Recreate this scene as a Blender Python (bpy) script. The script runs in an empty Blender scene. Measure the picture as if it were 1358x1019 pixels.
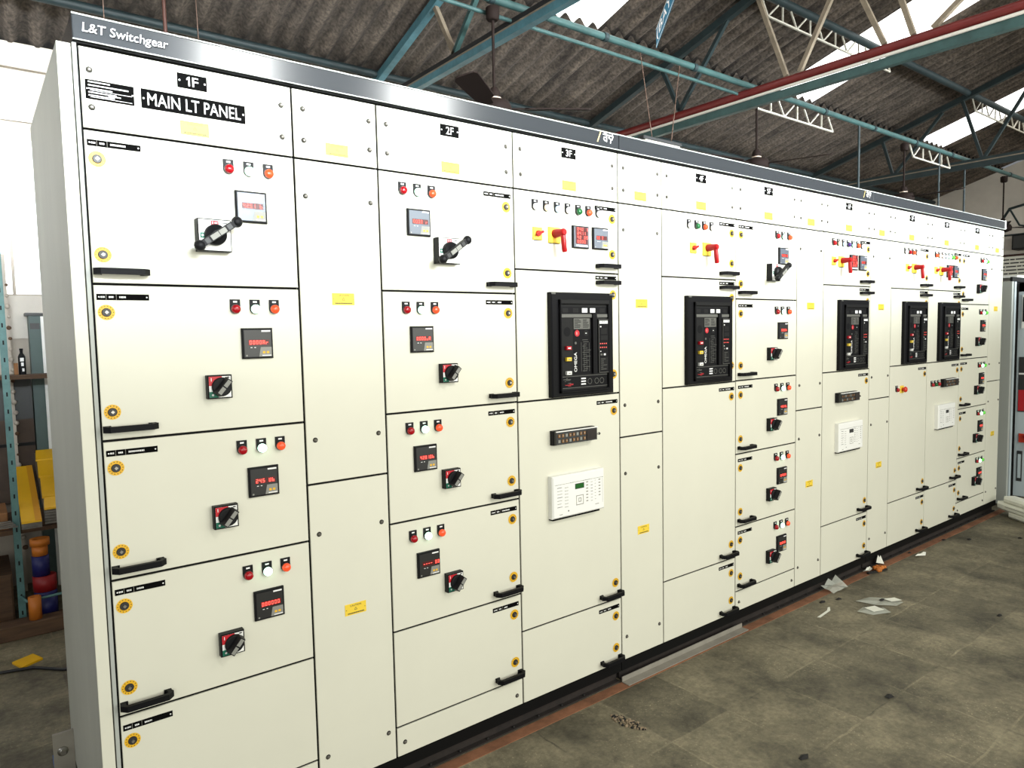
import bpy, math, random
from mathutils import Vector, Matrix
random.seed(7)
C = bpy.context.scene.collection
sc = bpy.context.scene

# ------------------------------------------------------------------ materials
def lin(c):
    c = c / 255.0
    return c / 12.92 if c <= 0.04045 else ((c + 0.055) / 1.055) ** 2.4
def rgb(r, g, b): return (lin(r), lin(g), lin(b), 1.0)

def mat(name, col, rough=0.5, metal=0.0, emit=None, estr=0.0, var=0.0, vscale=6.0, bump=0.0, alpha=1.0, spec=0.5, stretch=(1, 1, 1)):
    m = bpy.data.materials.new(name); m.use_nodes = True
    nt = m.node_tree; b = nt.nodes['Principled BSDF']
    b.inputs['Base Color'].default_value = col
    b.inputs['Roughness'].default_value = rough
    b.inputs['Metallic'].default_value = metal
    b.inputs['Alpha'].default_value = alpha
    b.inputs['Specular IOR Level'].default_value = spec
    if emit:
        b.inputs['Emission Color'].default_value = emit
        b.inputs['Emission Strength'].default_value = estr
    if var > 0 or bump > 0:
        tc = nt.nodes.new('ShaderNodeTexCoord'); mp = nt.nodes.new('ShaderNodeMapping')
        mp.inputs['Scale'].default_value = stretch
        n = nt.nodes.new('ShaderNodeTexNoise'); n.inputs['Scale'].default_value = vscale; n.inputs['Detail'].default_value = 8
        n.inputs['Roughness'].default_value = 0.65
        nt.links.new(tc.outputs['Object'], mp.inputs['Vector']); nt.links.new(mp.outputs['Vector'], n.inputs['Vector'])
        if var > 0:
            r = nt.nodes.new('ShaderNodeValToRGB')
            r.color_ramp.elements[0].position = 0.3; r.color_ramp.elements[1].position = 0.7
            k = 1 - var
            r.color_ramp.elements[0].color = (col[0] * k, col[1] * k, col[2] * k, 1)
            k = 1 + var * 0.5
            r.color_ramp.elements[1].color = (min(1, col[0] * k), min(1, col[1] * k), min(1, col[2] * k), 1)
            nt.links.new(n.outputs['Fac'], r.inputs['Fac']); nt.links.new(r.outputs['Color'], b.inputs['Base Color'])
        if bump > 0:
            bp = nt.nodes.new('ShaderNodeBump'); bp.inputs['Strength'].default_value = bump; bp.inputs['Distance'].default_value = 0.01
            nt.links.new(n.outputs['Fac'], bp.inputs['Height']); nt.links.new(bp.outputs['Normal'], b.inputs['Normal'])
    return m

M = {}
M['paint'] = mat('cream_powder_coat', (0.71, 0.70, 0.585, 1), 0.42, var=0.03, vscale=2.5)
M['side'] = mat('grey_side_sheet', rgb(186, 187, 176), 0.5, var=0.10, vscale=3, stretch=(1, 1, 0.35))
M['frame'] = mat('frame_grey', rgb(172, 176, 170), 0.5)
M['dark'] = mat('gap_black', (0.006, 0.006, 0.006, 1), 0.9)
M['black'] = mat('black_plastic', (0.007, 0.007, 0.008, 1), 0.5, spec=0.2)
M['soft'] = mat('black_rubber', (0.004, 0.004, 0.005, 1), 0.55, spec=0.15)
M['signblack'] = mat('black_sign_plate', (0.004, 0.004, 0.004, 1), 0.9, spec=0.03)
M['rod'] = mat('brown_rod_paint', rgb(70, 40, 30), 0.6)
M['tealL'] = mat('light_teal_steel', rgb(74, 118, 128), 0.5, var=0.35, vscale=9)
M['header'] = mat('grey_metallic_header', (0.062, 0.067, 0.072, 1), 0.155, 0.55, var=0.04, vscale=3)
M['white'] = mat('white_ink', (0.85, 0.85, 0.83, 1), 0.5)
M['plastic_white'] = mat('white_plastic', (0.86, 0.86, 0.82, 1), 0.35)
M['yellow'] = mat('yellow_label', rgb(240, 206, 62), 0.5)
M['ylock'] = mat('yellow_ring', rgb(232, 178, 30), 0.45)
M['steel'] = mat('zinc_steel', (0.42, 0.40, 0.35, 1), 0.3, 0.9)
M['screwhead'] = mat('screw_head', (0.16, 0.15, 0.13, 1), 0.35, 0.6)
M['brass'] = mat('brass_stud', rgb(150, 105, 60), 0.35, 0.7)
M['redink'] = mat('red_panel', rgb(190, 20, 35), 0.45)
M['greenink'] = mat('green_panel', rgb(10, 110, 85), 0.45)
M['grey'] = mat('grey_plastic', rgb(135, 135, 128), 0.5)
M['dgrey'] = mat('dark_grey_plastic', rgb(42, 43, 43), 0.45)
M['mface'] = mat('meter_face', (0.022, 0.022, 0.021, 1), 0.32)
M['mface_lit'] = mat('meter_face_lit', (0.14, 0.16, 0.19, 1), 0.25, 0.3)  # lighter copy of the meter face, glare on upper meters put into the colour
M['led'] = mat('red_led_digit', (0.8, 0.02, 0.02, 1), 0.4, emit=(1, 0.10, 0.07, 1), estr=3.0)
M['ledbg'] = mat('red_led_window', (0.06, 0.004, 0.004, 1), 0.4, emit=(1, 0.02, 0.02, 1), estr=0.02)
M['redplastic'] = mat('red_plastic', rgb(158, 14, 18), 0.35, spec=0.3)
M['bgrey'] = mat('breaker_mid_grey', rgb(92, 92, 86), 0.5)
M['bdark'] = mat('breaker_charcoal', (0.0075, 0.0075, 0.0075, 1), 0.5, spec=0.2)
M['orangeknob'] = mat('orange_red_plastic', rgb(206, 52, 26), 0.3)
M['lcd'] = mat('green_lcd', rgb(24, 92, 30), 0.3)
M['l_red'] = mat('lamp_dark_red', rgb(150, 8, 20), 0.2, emit=(0.5, 0.0, 0.01, 1), estr=0.12)
M['l_orange'] = mat('lamp_orange', rgb(238, 70, 34), 0.2, emit=(1, 0.16, 0.05, 1), estr=0.30)
M['l_lit'] = mat('lamp_lit_green', (0.7, 1, 0.85, 1), 0.2, emit=(0.45, 1.0, 0.66, 1), estr=5.0)
M['l_green'] = mat('lamp_green', rgb(16, 92, 44), 0.2)
M['l_lime'] = mat('lamp_lime', rgb(90, 190, 60), 0.2, emit=(0.2, 0.8, 0.1, 1), estr=0.3)
M['l_white'] = mat('lamp_white', (0.85, 0.83, 0.80, 1), 0.2, emit=(1, 0.93, 0.88, 1), estr=0.8)
M['l_warm'] = mat('lamp_warm', rgb(250, 214, 170), 0.2, emit=(1, 0.8, 0.5, 1), estr=0.7)
M['l_blue'] = mat('lamp_blue', rgb(190, 222, 250), 0.2, emit=(0.6, 0.8, 1, 1), estr=0.7)
M['l_violet'] = mat('lamp_violet', rgb(64, 30, 110), 0.2)
M['plinth'] = mat('black_plinth', (0.004, 0.004, 0.004, 1), 0.6, spec=0.12)
M['channel'] = mat('rusty_channel', rgb(40, 33, 29), 0.8, var=0.5, vscale=14)
M['rust'] = mat('rust_strip', rgb(140, 94, 66), 0.9, var=0.45, vscale=9)
M['galv'] = mat('galvanised_angle', rgb(150, 145, 134), 0.55, 0.2, var=0.15, vscale=10)
M['teal'] = mat('teal_paint_steel', rgb(52, 80, 78), 0.5, var=0.35, vscale=9, bump=0.3)
M['dteal'] = mat('dark_teal_steel', rgb(26, 42, 44), 0.6, var=0.4, vscale=7)
M['redpipe'] = mat('red_oxide_pipe', rgb(104, 28, 25), 0.45, var=0.25, vscale=6)
M['tan'] = mat('weathered_steel_strut', rgb(128, 116, 98), 0.7, var=0.3, vscale=12)
M['palebar'] = mat('pale_lattice_bar', rgb(176, 172, 158), 0.6)
M['conduit'] = mat('white_conduit', rgb(215, 208, 198), 0.5)
M['fan'] = mat('brown_fan_enamel', rgb(30, 22, 19), 0.75, spec=0.1)
M['fanring'] = mat('pale_fan_ring', rgb(190, 170, 150), 0.4)
M['chain'] = mat('rusty_chain', rgb(88, 66, 52), 0.7)
M['signteal'] = mat('blue_sign_plate', rgb(34, 104, 132), 0.5)
M['rackteal'] = mat('teal_slotted_angle', rgb(84, 124, 122), 0.55, var=0.3, vscale=12)
M['ychan'] = mat('yellow_sheet_cover', rgb(238, 184, 22), 0.45, var=0.10, vscale=5)
M['yfold'] = mat('darker_yellow_fold', rgb(214, 150, 24), 0.5)
M['alu'] = mat('aluminium_strip', rgb(120, 116, 110), 0.4, 0.6, var=0.3, vscale=30)
M['wood'] = mat('brown_timber', rgb(92, 68, 48), 0.8, var=0.4, vscale=6, stretch=(1, 6, 6))
M['tape_o'] = mat('orange_tape', rgb(196, 112, 34), 0.5)
M['tape_b'] = mat('blue_tape', rgb(22, 26, 92), 0.5)
M['tape_r'] = mat('red_tape', rgb(134, 18, 22), 0.5)
M['boardbrown'] = mat('dark_brown_board', rgb(74, 60, 50), 0.8, var=0.3, vscale=5)
M['card'] = mat('cardboard', rgb(150, 104, 64), 0.8, var=0.2)
M['cabgreen'] = mat('green_grey_cabinet', rgb(66, 86, 82), 0.5, var=0.15, vscale=4)
M['cable'] = mat('black_cable', (0.01, 0.01, 0.012, 1), 0.5)
M['blue'] = mat('blue_plastic', rgb(24, 84, 160), 0.5)
M['foam'] = mat('white_foam', rgb(236, 236, 224), 0.8, var=0.05, vscale=40, bump=0.1)
M['cab_r'] = mat('open_door_grey', rgb(108, 116, 112), 0.5, var=0.12, vscale=3)
M['cab_edge'] = mat('pale_blue_edge', rgb(190, 202, 206), 0.4)
M['poly'] = mat('clear_polythene', rgb(205, 208, 196), 0.25, alpha=0.55)
M['paper'] = mat('white_paper', rgb(226, 226, 214), 0.7)
M['scrap'] = mat('dark_scrap', rgb(26, 24, 22), 0.8)
M['orange'] = mat('orange_wrap', rgb(202, 116, 40), 0.6, var=0.35, vscale=40)
M['rubble'] = mat('broken_concrete', rgb(150, 132, 108), 0.95, var=0.6, vscale=40, bump=0.6)
M['ink'] = mat('dark_ink', (0.03, 0.03, 0.03, 1), 0.6)
M['greyink'] = mat('grey_ink', rgb(150, 148, 138), 0.6)
M['frame_brown'] = mat('dark_brown_frame', rgb(60, 34, 28), 0.5)
M['goldline'] = mat('gold_stroke', rgb(226, 196, 120), 0.4)

# ------------------------------------------------------------------ text
_tc = {}
def text_geo(s, off=0.004):
    key = (s, off)
    if key in _tc: return _tc[key]
    cu = bpy.data.curves.new('txt', 'FONT'); cu.body = s; cu.size = 1.0; cu.resolution_u = 3; cu.offset = off
    ob = bpy.data.objects.new('txt', cu); C.objects.link(ob)
    dg = bpy.context.evaluated_depsgraph_get(); dg.update()
    me = ob.evaluated_get(dg).to_mesh()
    vs = [(v.co.x, v.co.y) for v in me.vertices]; fs = [tuple(p.vertices) for p in me.polygons]
    ob.evaluated_get(dg).to_mesh_clear()
    bpy.data.objects.remove(ob); bpy.data.curves.remove(cu)
    x0 = min(v[0] for v in vs); x1 = max(v[0] for v in vs); y0 = min(v[1] for v in vs); y1 = max(v[1] for v in vs)
    _tc[key] = ([((x - x0) / (x1 - x0), (y - y0) / (y1 - y0)) for x, y in vs], fs)
    return _tc[key]

# ------------------------------------------------------------------ mesh builder
class MB:
    def __init__(s): s.v = []; s.f = []; s.m = []; s.sm = []; s.ml = []
    def mi(s, k):
        if k not in s.ml: s.ml.append(k)
        return s.ml.index(k)
    def add(s, vs, fs, k, smooth=False):
        o = len(s.v); s.v += [tuple(v) for v in vs]; i = s.mi(k)
        for f in fs: s.f.append(tuple(o + a for a in f)); s.m.append(i); s.sm.append(smooth)
        return s
    def box(s, x0, x1, y0, y1, z0, z1, k, front=None):
        vs = [(x0, y0, z0), (x1, y0, z0), (x1, y1, z0), (x0, y1, z0), (x0, y0, z1), (x1, y0, z1), (x1, y1, z1), (x0, y1, z1)]
        fs = [(0, 3, 2, 1), (4, 5, 6, 7), (1, 2, 6, 5), (2, 3, 7, 6), (3, 0, 4, 7)]
        s.add(vs, fs, k); s.add(vs, [(0, 1, 5, 4)], front or k); return s
    def tbox(s, x0, x1, y0, y1, z0, z1, k, b=0.003):   # front edges chamfered
        vs = [(x0, y1, z0), (x1, y1, z0), (x1, y1, z1), (x0, y1, z1),
              (x0, y0 + b, z0), (x1, y0 + b, z0), (x1, y0 + b, z1), (x0, y0 + b, z1),
              (x0 + b, y0, z0 + b), (x1 - b, y0, z0 + b), (x1 - b, y0, z1 - b), (x0 + b, y0, z1 - b)]
        fs = [(0, 3, 2, 1)]
        for i in range(4):
            j = (i + 1) % 4
            fs += [(i, j, 4 + j, 4 + i), (4 + i, 4 + j, 8 + j, 8 + i)]
        fs += [(8, 9, 10, 11)]
        return s.add(vs, fs, k)
    def rect(s, x0, x1, z0, z1, y, k): return s.add([(x0, y, z0), (x1, y, z0), (x1, y, z1), (x0, y, z1)], [(0, 1, 2, 3)], k)
    def poly(s, pts, y, k): return s.add([(x, y, z) for x, z in pts], [tuple(range(len(pts)))], k)
    def disc(s, x, z, r, y, k, n=20, a0=0, a1=2 * math.pi):
        return s.poly([(x + r * math.cos(a0 + (a1 - a0) * i / n), z + r * math.sin(a0 + (a1 - a0) * i / n)) for i in range(n if a1 - a0 > 6.28 else n + 1)], y, k)
    def ring(s, x, z, r0, r1, y, k, n=20):
        vs = []
        for i in range(n):
            a = 2 * math.pi * i / n
            vs += [(x + r0 * math.cos(a), y, z + r0 * math.sin(a)), (x + r1 * math.cos(a), y, z + r1 * math.sin(a))]
        fs = [(2 * i, 2 * i + 1, (2 * i + 3) % (2 * n), (2 * i + 2) % (2 * n)) for i in range(n)]
        return s.add(vs, fs, k)
    def tube(s, pts, r, k, n=10, cap=True, radii=None):
        pts = [Vector(p) for p in pts]; vs = []; fs = []; prev = None
        for i, p in enumerate(pts):
            d = (pts[min(i + 1, len(pts) - 1)] - pts[max(i - 1, 0)]).normalized()
            if prev is None:
                a = Vector((0, 0, 1)) if abs(d.z) < 0.9 else Vector((1, 0, 0)); u = d.cross(a).normalized()
            else: u = (prev - d * prev.dot(d)).normalized()
            prev = u; w = d.cross(u); rr = radii[i] if radii else r
            for j in range(n):
                t = 2 * math.pi * j / n; vs.append(p + (u * math.cos(t) + w * math.sin(t)) * rr)
        for i in range(len(pts) - 1):
            for j in range(n):
                k2 = (j + 1) % n; fs.append((i * n + j, i * n + k2, (i + 1) * n + k2, (i + 1) * n + j))
        s.add(vs, fs, k, True)
        if cap: s.add(vs[:n], [tuple(range(n))[::-1]], k); s.add(vs[-n:], [tuple(range(n))], k)
        return s
    def bar(s, p, q, w, h, k):        # rectangular bar between two points
        p = Vector(p); q = Vector(q); d = (q - p).normalized()
        a = Vector((0, 0, 1)) if abs(d.z) < 0.95 else Vector((1, 0, 0))
        u = d.cross(a).normalized() * (w / 2); v = u.cross(d).normalized() * (h / 2)
        vs = [p - u - v, p + u - v, p + u + v, p - u + v, q - u - v, q + u - v, q + u + v, q - u + v]
        return s.add(vs, [(0, 3, 2, 1), (4, 5, 6, 7), (0, 1, 5, 4), (1, 2, 6, 5), (2, 3, 7, 6), (3, 0, 4, 7)], k)
    def ball(s, c, r, k, n=12, m=8, sy=1.0):
        vs = [(c[0], c[1], c[2] - r)]; fs = []
        for i in range(1, m):
            t = math.pi * i / m - math.pi / 2
            for j in range(n):
                a = 2 * math.pi * j / n; vs.append((c[0] + r * math.cos(t) * math.cos(a), c[1] + r * math.cos(t) * math.sin(a) * sy, c[2] + r * math.sin(t)))
        vs.append((c[0], c[1], c[2] + r)); L = len(vs) - 1
        for j in range(n):
            fs.append((0, 1 + (j + 1) % n, 1 + j)); fs.append((L, L - n + j, L - n + (j + 1) % n))
            for i in range(m - 2): fs.append((1 + i * n + j, 1 + i * n + (j + 1) % n, 1 + (i + 1) * n + (j + 1) % n, 1 + (i + 1) * n + j))
        return s.add(vs, fs, k, True)
    def lathe(s, prof, c, k, n=20, axis='z'):    # prof: (radius, offset)
        vs = []; fs = []
        for r, h in prof:
            for j in range(n):
                a = 2 * math.pi * j / n
                vs.append((c[0] + r * math.cos(a), c[1] + r * math.sin(a), c[2] + h) if axis == 'z' else (c[0] + r * math.cos(a), c[1] - h, c[2] + r * math.sin(a)))
        for i in range(len(prof) - 1):
            for j in range(n): fs.append((i * n + j, i * n + (j + 1) % n, (i + 1) * n + (j + 1) % n, (i + 1) * n + j))
        s.add(vs, fs, k, True); s.add(vs[-n:], [tuple(range(n))], k); s.add(vs[:n], [tuple(range(n))[::-1]], k); return s
    def text(s, t, x0, x1, z0, z1, y, k, rot=False, slant=0.0):
        vs, fs = text_geo(t)
        if rot: pts = [(x1 - v * (x1 - x0), y, z0 + u * (z1 - z0)) for u, v in vs]
        else: pts = [(x0 + u * (x1 - x0) + slant * v * (z1 - z0), y, z0 + v * (z1 - z0)) for u, v in vs]
        return s.add(pts, fs, k)
    def build(s, name):
        me = bpy.data.meshes.new(name); me.from_pydata(s.v, [], s.f)
        for k in s.ml: me.materials.append(M[k])
        me.polygons.foreach_set('material_index', s.m); me.polygons.foreach_set('use_smooth', s.sm); me.update(); return me

def obj(name, me, parent=None, loc=(0, 0, 0), label=None, rot=None):
    if isinstance(me, MB): me = me.build(name)
    o = bpy.data.objects.new(name, me); C.objects.link(o); o.location = loc
    if rot: o.rotation_euler = rot
    if parent: o.parent = parent
    if label: o['label'] = label
    return o
def tag(o, label, cat, group=None):
    o['label'] = label; o['category'] = cat
    if group: o['group'] = group
    return o
def thing(name, label, cat, loc=(0, 0, 0), group=None):
    o = bpy.data.objects.new(name, None); C.objects.link(o); o.location = loc; o.empty_display_size = 0.1
    return tag(o, label, cat, group)
def struct(name, me, label=None, loc=(0, 0, 0)):
    o = obj(name, me, None, loc); o['kind'] = 'structure'
    if label: o['label'] = label
    return o
def solo(name, mb, label, cat, loc=(0, 0, 0), rot=None, group=None): return tag(obj(name, mb, None, loc, rot=rot), label, cat, group)

# ------------------------------------------------------------------ small shared meshes
def seg7(mb, s, x, z, w, h, gap, y, k='led'):
    on = {'0': 'abcdef', '1': 'bc', '2': 'abged', '3': 'abgcd', '4': 'fgbc', '5': 'afgcd', '6': 'afgedc', '7': 'abc', '8': 'abcdefg', '9': 'abcdfg', '-': 'g', 'r': 'eg', 'A': 'abcefg', 'b': 'cdefg', 'L': 'def', 'U': 'bcdef', 'u': 'cde', ' ': ''}
    t = w * 0.24
    for ch in s:
        P = {'a': (x, x + w, z + h - t, z + h), 'g': (x, x + w, z + h / 2 - t / 2, z + h / 2 + t / 2), 'd': (x, x + w, z, z + t),
             'f': (x, x + t, z + h / 2, z + h), 'e': (x, x + t, z, z + h / 2), 'b': (x + w - t, x + w, z + h / 2, z + h), 'c': (x + w - t, x + w, z, z + h / 2)}
        for a in on.get(ch, ''): mb.rect(P[a][0], P[a][1], P[a][2], P[a][3], y, k)
        x += w + gap
def meter_mesh(s, face='mface'):
    b = MB(); h = 0.048
    b.tbox(-h, h, -0.011, 0, -h, h, 'black', 0.003)
    b.rect(-h + .006, h - .006, -h + .006, h - .006, -0.0115, face)
    b.rect(0.012, 0.040, 0.036, 0.041, -0.012, 'white')
    b.rect(-0.030, 0.036, -0.006, 0.012, -0.0118, 'ledbg')
    seg7(b, s, -0.026, -0.003, 0.0066, 0.012, 0.0036, -0.0122)
    b.poly([(0.002, -0.042), (0.042, -0.042), (0.042, -0.012), (0.008, -0.012)], -0.012, 'grey')
    b.rect(0.014, 0.022, -0.032, -0.025, -0.0124, 'ylock'); b.rect(0.026, 0.034, -0.032, -0.025, -0.0124, 'ylock')
    b.rect(0.012, 0.040, -0.040, -0.037, -0.0124, 'white')
    b.disc(-0.036, -0.038, 0.003, -0.0122, 'grey', 10); b.rect(-0.024, -0.018, -0.014, -0.012, -0.0122, 'white'); b.rect(-0.012, -0.007, -0.014, -0.012, -0.0122, 'white')
    return b.build('panel_meter')
def mfm_mesh():
    b = MB(); h = 0.048
    b.tbox(-h, h, -0.011, 0, -h, h, 'black', 0.003); b.rect(-h + .005, h - .005, -h + .005, h - .005, -0.0115, 'mface_lit')
    b.rect(-0.034, 0.038, -0.030, 0.042, -0.0118, 'ledbg')
    for i, t in enumerate(('240 1', '2411', '42 05', '0000')): seg7(b, t, -0.024, 0.027 - i * 0.0175, 0.009, 0.0125, 0.004, -0.0122)
    b.rect(-0.030, 0.036, -0.041, -0.034, -0.012, 'white')
    for i in range(4): b.rect(-0.026 + i * .016, -0.018 + i * .016, -0.039, -0.036, -0.0123, 'grey')
    return b.build('multifunction_meter')
def lamp_mesh(k, plate='black'):
    b = MB(); r = 0.0155
    pts = [(-r, 0.029), (-r, 0)] + [(-r * math.cos(math.pi * i / 8), -r * math.sin(math.pi * i / 8)) for i in range(1, 8)] + [(r, 0), (r, 0.029)]
    n = len(pts); vs = [(x, 0, z) for x, z in pts] + [(x, -0.004, z) for x, z in pts]
    b.add(vs, [tuple(range(n, 2 * n))] + [(i, (i + 1) % n, n + (i + 1) % n, n + i) for i in range(n)], plate)
    b.rect(-0.006, 0.006, 0.019, 0.024, -0.0045, 'white')
    b.lathe([(0.0148, 0.003), (0.0148, 0.009)], (0, 0, -0.001), 'dgrey', 18, 'y')
    b.lathe([(0.0138, 0.008), (0.0136, 0.015), (0.0120, 0.019), (0.0075, 0.0215), (0.002, 0.0225)], (0, 0, -0.001), k, 18, 'y')
    return b.build('indicator_lamp')
def tag_mesh(seed):
    rn = random.Random(seed); b = MB(); w = 0.066
    b.box(-w, w, -0.002, 0, -0.0085, 0.0085, 'signblack')
    b.disc(-w + 0.006, 0, 0.0022, -0.0024, 'white', 8); b.disc(w - 0.006, 0, 0.0022, -0.0024, 'white', 8)
    for x in (-0.043, -0.018): b.rect(x, x + 0.0008, -0.0085, 0.0085, -0.0023, 'greyink')
    for x0, x1 in ((-0.056, -0.046), (-0.036, -0.024), (-0.010, 0.002 + rn.random() * 0.03)):
        x = x0
        while x < x1:
            d = 0.0015 + rn.random() * 0.002; b.rect(x, min(x + d, x1), -0.0025, 0.0025, -0.0024, 'white'); x += d + 0.0012
    return b.build('circuit_nameplate')
def lock_mesh():
    b = MB(); b.disc(0, 0, 0.0215, -0.0012, 'ylock', 24); b.ring(0, 0, 0.0205, 0.0213, -0.0014, 'yellow', 24)
    for i in range(14):
        a = 2 * math.pi * i / 14; x, z = 0.0175 * math.cos(a), 0.0175 * math.sin(a)
        b.rect(x - .0012, x + .0012, z - .0012, z + .0012, -0.0015, 'ink')
    b.lathe([(0.012, 0.0), (0.012, 0.004), (0.0105, 0.006)], (0, 0, 0), 'dgrey', 16, 'y')
    b.lathe([(0.0055, 0.004), (0.005, 0.010)], (0, 0, 0), 'steel', 4, 'y')
    return b.build('door_lock')
def handle_mesh():
    b = MB(); L = 0.064; path = [(-L + .006, 0), (-L, -0.022), (-L + .010, -0.034), (L - .010, -0.034), (L, -0.022), (L - .006, 0)]
    hz = 0.0085; th = 0.007; vs = []; fs = []
    for i, (x, y) in enumerate(path):
        p, q = path[max(0, i - 1)], path[min(len(path) - 1, i + 1)]
        d = Vector((q[0] - p[0], q[1] - p[1])).normalized(); nx, ny = -d.y * th, d.x * th
        vs += [(x - nx, y - ny, -hz), (x + nx, y + ny, -hz), (x + nx, y + ny, hz), (x - nx, y - ny, hz)]
    for i in range(len(path) - 1):
        for j in range(4):
            fs.append((i * 4 + j, i * 4 + (j + 1) % 4, i * 4 + 4 + (j + 1) % 4, i * 4 + 4 + j))
    fs += [(0, 1, 2, 3), tuple(len(vs) - 4 + a for a in (0, 1, 2, 3))]
    b.add(vs, fs, 'soft')
    for sx in (-1, 1): b.box(sx * (L - .006) - .010, sx * (L - .006) + .010, -0.006, 0, -hz, hz, 'soft')
    return b.build('door_handle')
def screw_mesh():
    b = MB(); b.lathe([(0.0085, 0.0), (0.0085, 0.0012)], (0, 0, 0), 'signblack', 12, 'y'); b.lathe([(0.0065, 0.001), (0.0058, 0.005), (0.003, 0.0068)], (0, 0, 0), 'screwhead', 10, 'y'); return b.build('screw')
def caution_mesh():
    b = MB(); b.box(-0.04, 0.04, -0.0015, 0, -0.02, 0.02, 'yellow')
    b.text('CAUTION', -0.021, 0.021, 0.0095, 0.0160, -0.0019, 'ink')
    b.poly([(-0.006, -0.004), (0.006, -0.004), (0, 0.006)], -0.0018, 'ink'); b.poly([(-0.0038, -0.0027), (0.0038, -0.0027), (0, 0.0037)], -0.0020, 'yellow')
    x = -0.03
    while x < 0.028: b.rect(x, x + 0.0038, -0.0160, -0.0120, -0.0019, 'ink'); x += 0.0048
    for x in (-0.035, 0.035): b.disc(x, 0, 0.0015, -0.0019, 'ink', 8)
    return b.build('caution_label')
def switch_mesh():    # compact rotary door switch
    b = MB(); h = 0.036; b.tbox(-h, h, -0.024, 0, -h, h, 'black', 0.002)
    b.rect(-h + .004, h - .004, -h + .004, h - .004, -0.0244, 'plastic_white')
    b.rect(-h + .004, 0.006, 0.004, h - .004, -0.0247, 'redink'); b.rect(-h + .004, -0.006, -h + .004, -0.014, -0.0247, 'greenink')
    b.rect(-h + .004, -h + .012, -0.012, 0.002, -0.0248, 'white')
    b.rect(-0.026, -0.024, 0.018, 0.028, -0.025, 'white'); b.disc(-0.022, -0.024, 0.0035, -0.025, 'white', 8)
    b.rect(0.020, 0.028, 0.026, 0.030, -0.0248, 'ink')
    b.lathe([(0.029, 0.022), (0.029, 0.030), (0.027, 0.034), (0.025, 0.034)], (0.004, 0, 0), 'black', 26, 'y')
    # grip
    d = Vector((0.64, 0, 0.77)); n = Vector((0.77, 0, -0.64)); c = Vector((0.004, 0, 0))
    def q(a, w, y): v = c + d * a + n * w; return (v.x, y, v.z)
    L, w = 0.030, 0.0115
    vs = [q(-L, -w, -.032), q(L, -w, -.032), q(L, w, -.032), q(-L, w, -.032), q(-L * .92, -w * .7, -.060), q(L * .92, -w * .7, -.060), q(L * .92, w * .7, -.060), q(-L * .92, w * .7, -.060)]
    b.add(vs, [(4, 5, 6, 7), (0, 1, 5, 4), (1, 2, 6, 5), (2, 3, 7, 6), (3, 0, 4, 7)], 'black')
    for a0, a1 in ((-.025, -.002), (.002, .025)): b.add([q(a0, -.006, -.0605), q(a1, -.006, -.0605), q(a1, .006, -.0605), q(a0, .006, -.0605)], [(0, 1, 2, 3)], 'grey')
    return b.build('rotary_switch')
def main_switch_mesh():
    b = MB(); h = 0.048; b.tbox(-h, h, -0.034, 0, -h, h, 'black', 0.002)
    b.rect(-h + .003, h - .003, -h + .003, h - .003, -0.0344, 'plastic_white')
    b.rect(-0.010, 0.012, 0.030, 0.043, -0.0348, 'redink'); b.rect(-0.006, -0.004, 0.033, 0.040, -0.0352, 'white'); b.rect(0.0, 0.008, 0.035, 0.038, -0.0352, 'white')
    b.rect(-0.042, -0.028, -0.010, 0.006, -0.0348, 'greenink'); b.disc(-0.035, -0.002, 0.0035, -0.0352, 'white', 8)
    b.rect(0.022, 0.036, 0.036, 0.039, -0.0348, 'ink'); b.rect(0.020, 0.034, -0.036, -0.034, -0.0348, 'greyink')
    b.lathe([(0.031, 0.033), (0.031, 0.050), (0.028, 0.055), (0.013, 0.055), (0.013, 0.062)], (0, 0, 0), 'black', 28, 'y')
    d = Vector((0.82, 0, 0.572)); n = Vector((0.572, 0, -0.82)); L = 0.066
    def q(a, w, y): v = d * a + n * w; return (v.x, y, v.z)
    w = 0.010
    vs = [q(-L, -w, -.062), q(L, -w, -.062), q(L, w, -.062), q(-L, w, -.062), q(-L, -w, -.084), q(L, -w, -.084), q(L, w, -.084), q(-L, w, -.084)]
    b.add(vs, [(4, 5, 6, 7), (0, 1, 5, 4), (1, 2, 6, 5), (2, 3, 7, 6), (3, 0, 4, 7), (0, 3, 2, 1)], 'black')
    for e in (-1, 1): b.ball(q(e * L, 0, -.074), 0.0165, 'black')
    for a0, a1 in ((-.028, -.001), (.001, .024)): b.add([q(a0, -.0075, -.0846), q(a1, -.0075, -.0846), q(a1, .0075, -.0846), q(a0, .0075, -.0846)], [(0, 1, 2, 3)], 'grey')
    for a0, a1 in ((-.048, -.034), (.030, .044)): b.add([q(a0, -.0075, -.0846), q(a1, -.0075, -.0846), q(a1, .0075, -.0846), q(a0, .0075, -.0846)], [(0, 1, 2, 3)], 'dgrey')
    return b.build('main_switch')
def selector_mesh():
    b = MB(); b.tbox(-.025, .025, -0.006, 0, -.026, .026, 'yellow', 0.002); b.rect(-.022, .022, -.0285, -.026, -0.003, 'ink')  # dark line below the plate paints its shadow
    b.lathe([(0.013, 0.005), (0.012, 0.016), (0.010, 0.018)], (0.001, 0, 0), 'orangeknob', 16, 'y')
    b.bar((-0.016, -0.018, -0.008), (0.020, -0.018, 0.008), 0.010, 0.010, 'redplastic'); return b.build('selector_switch')
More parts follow.
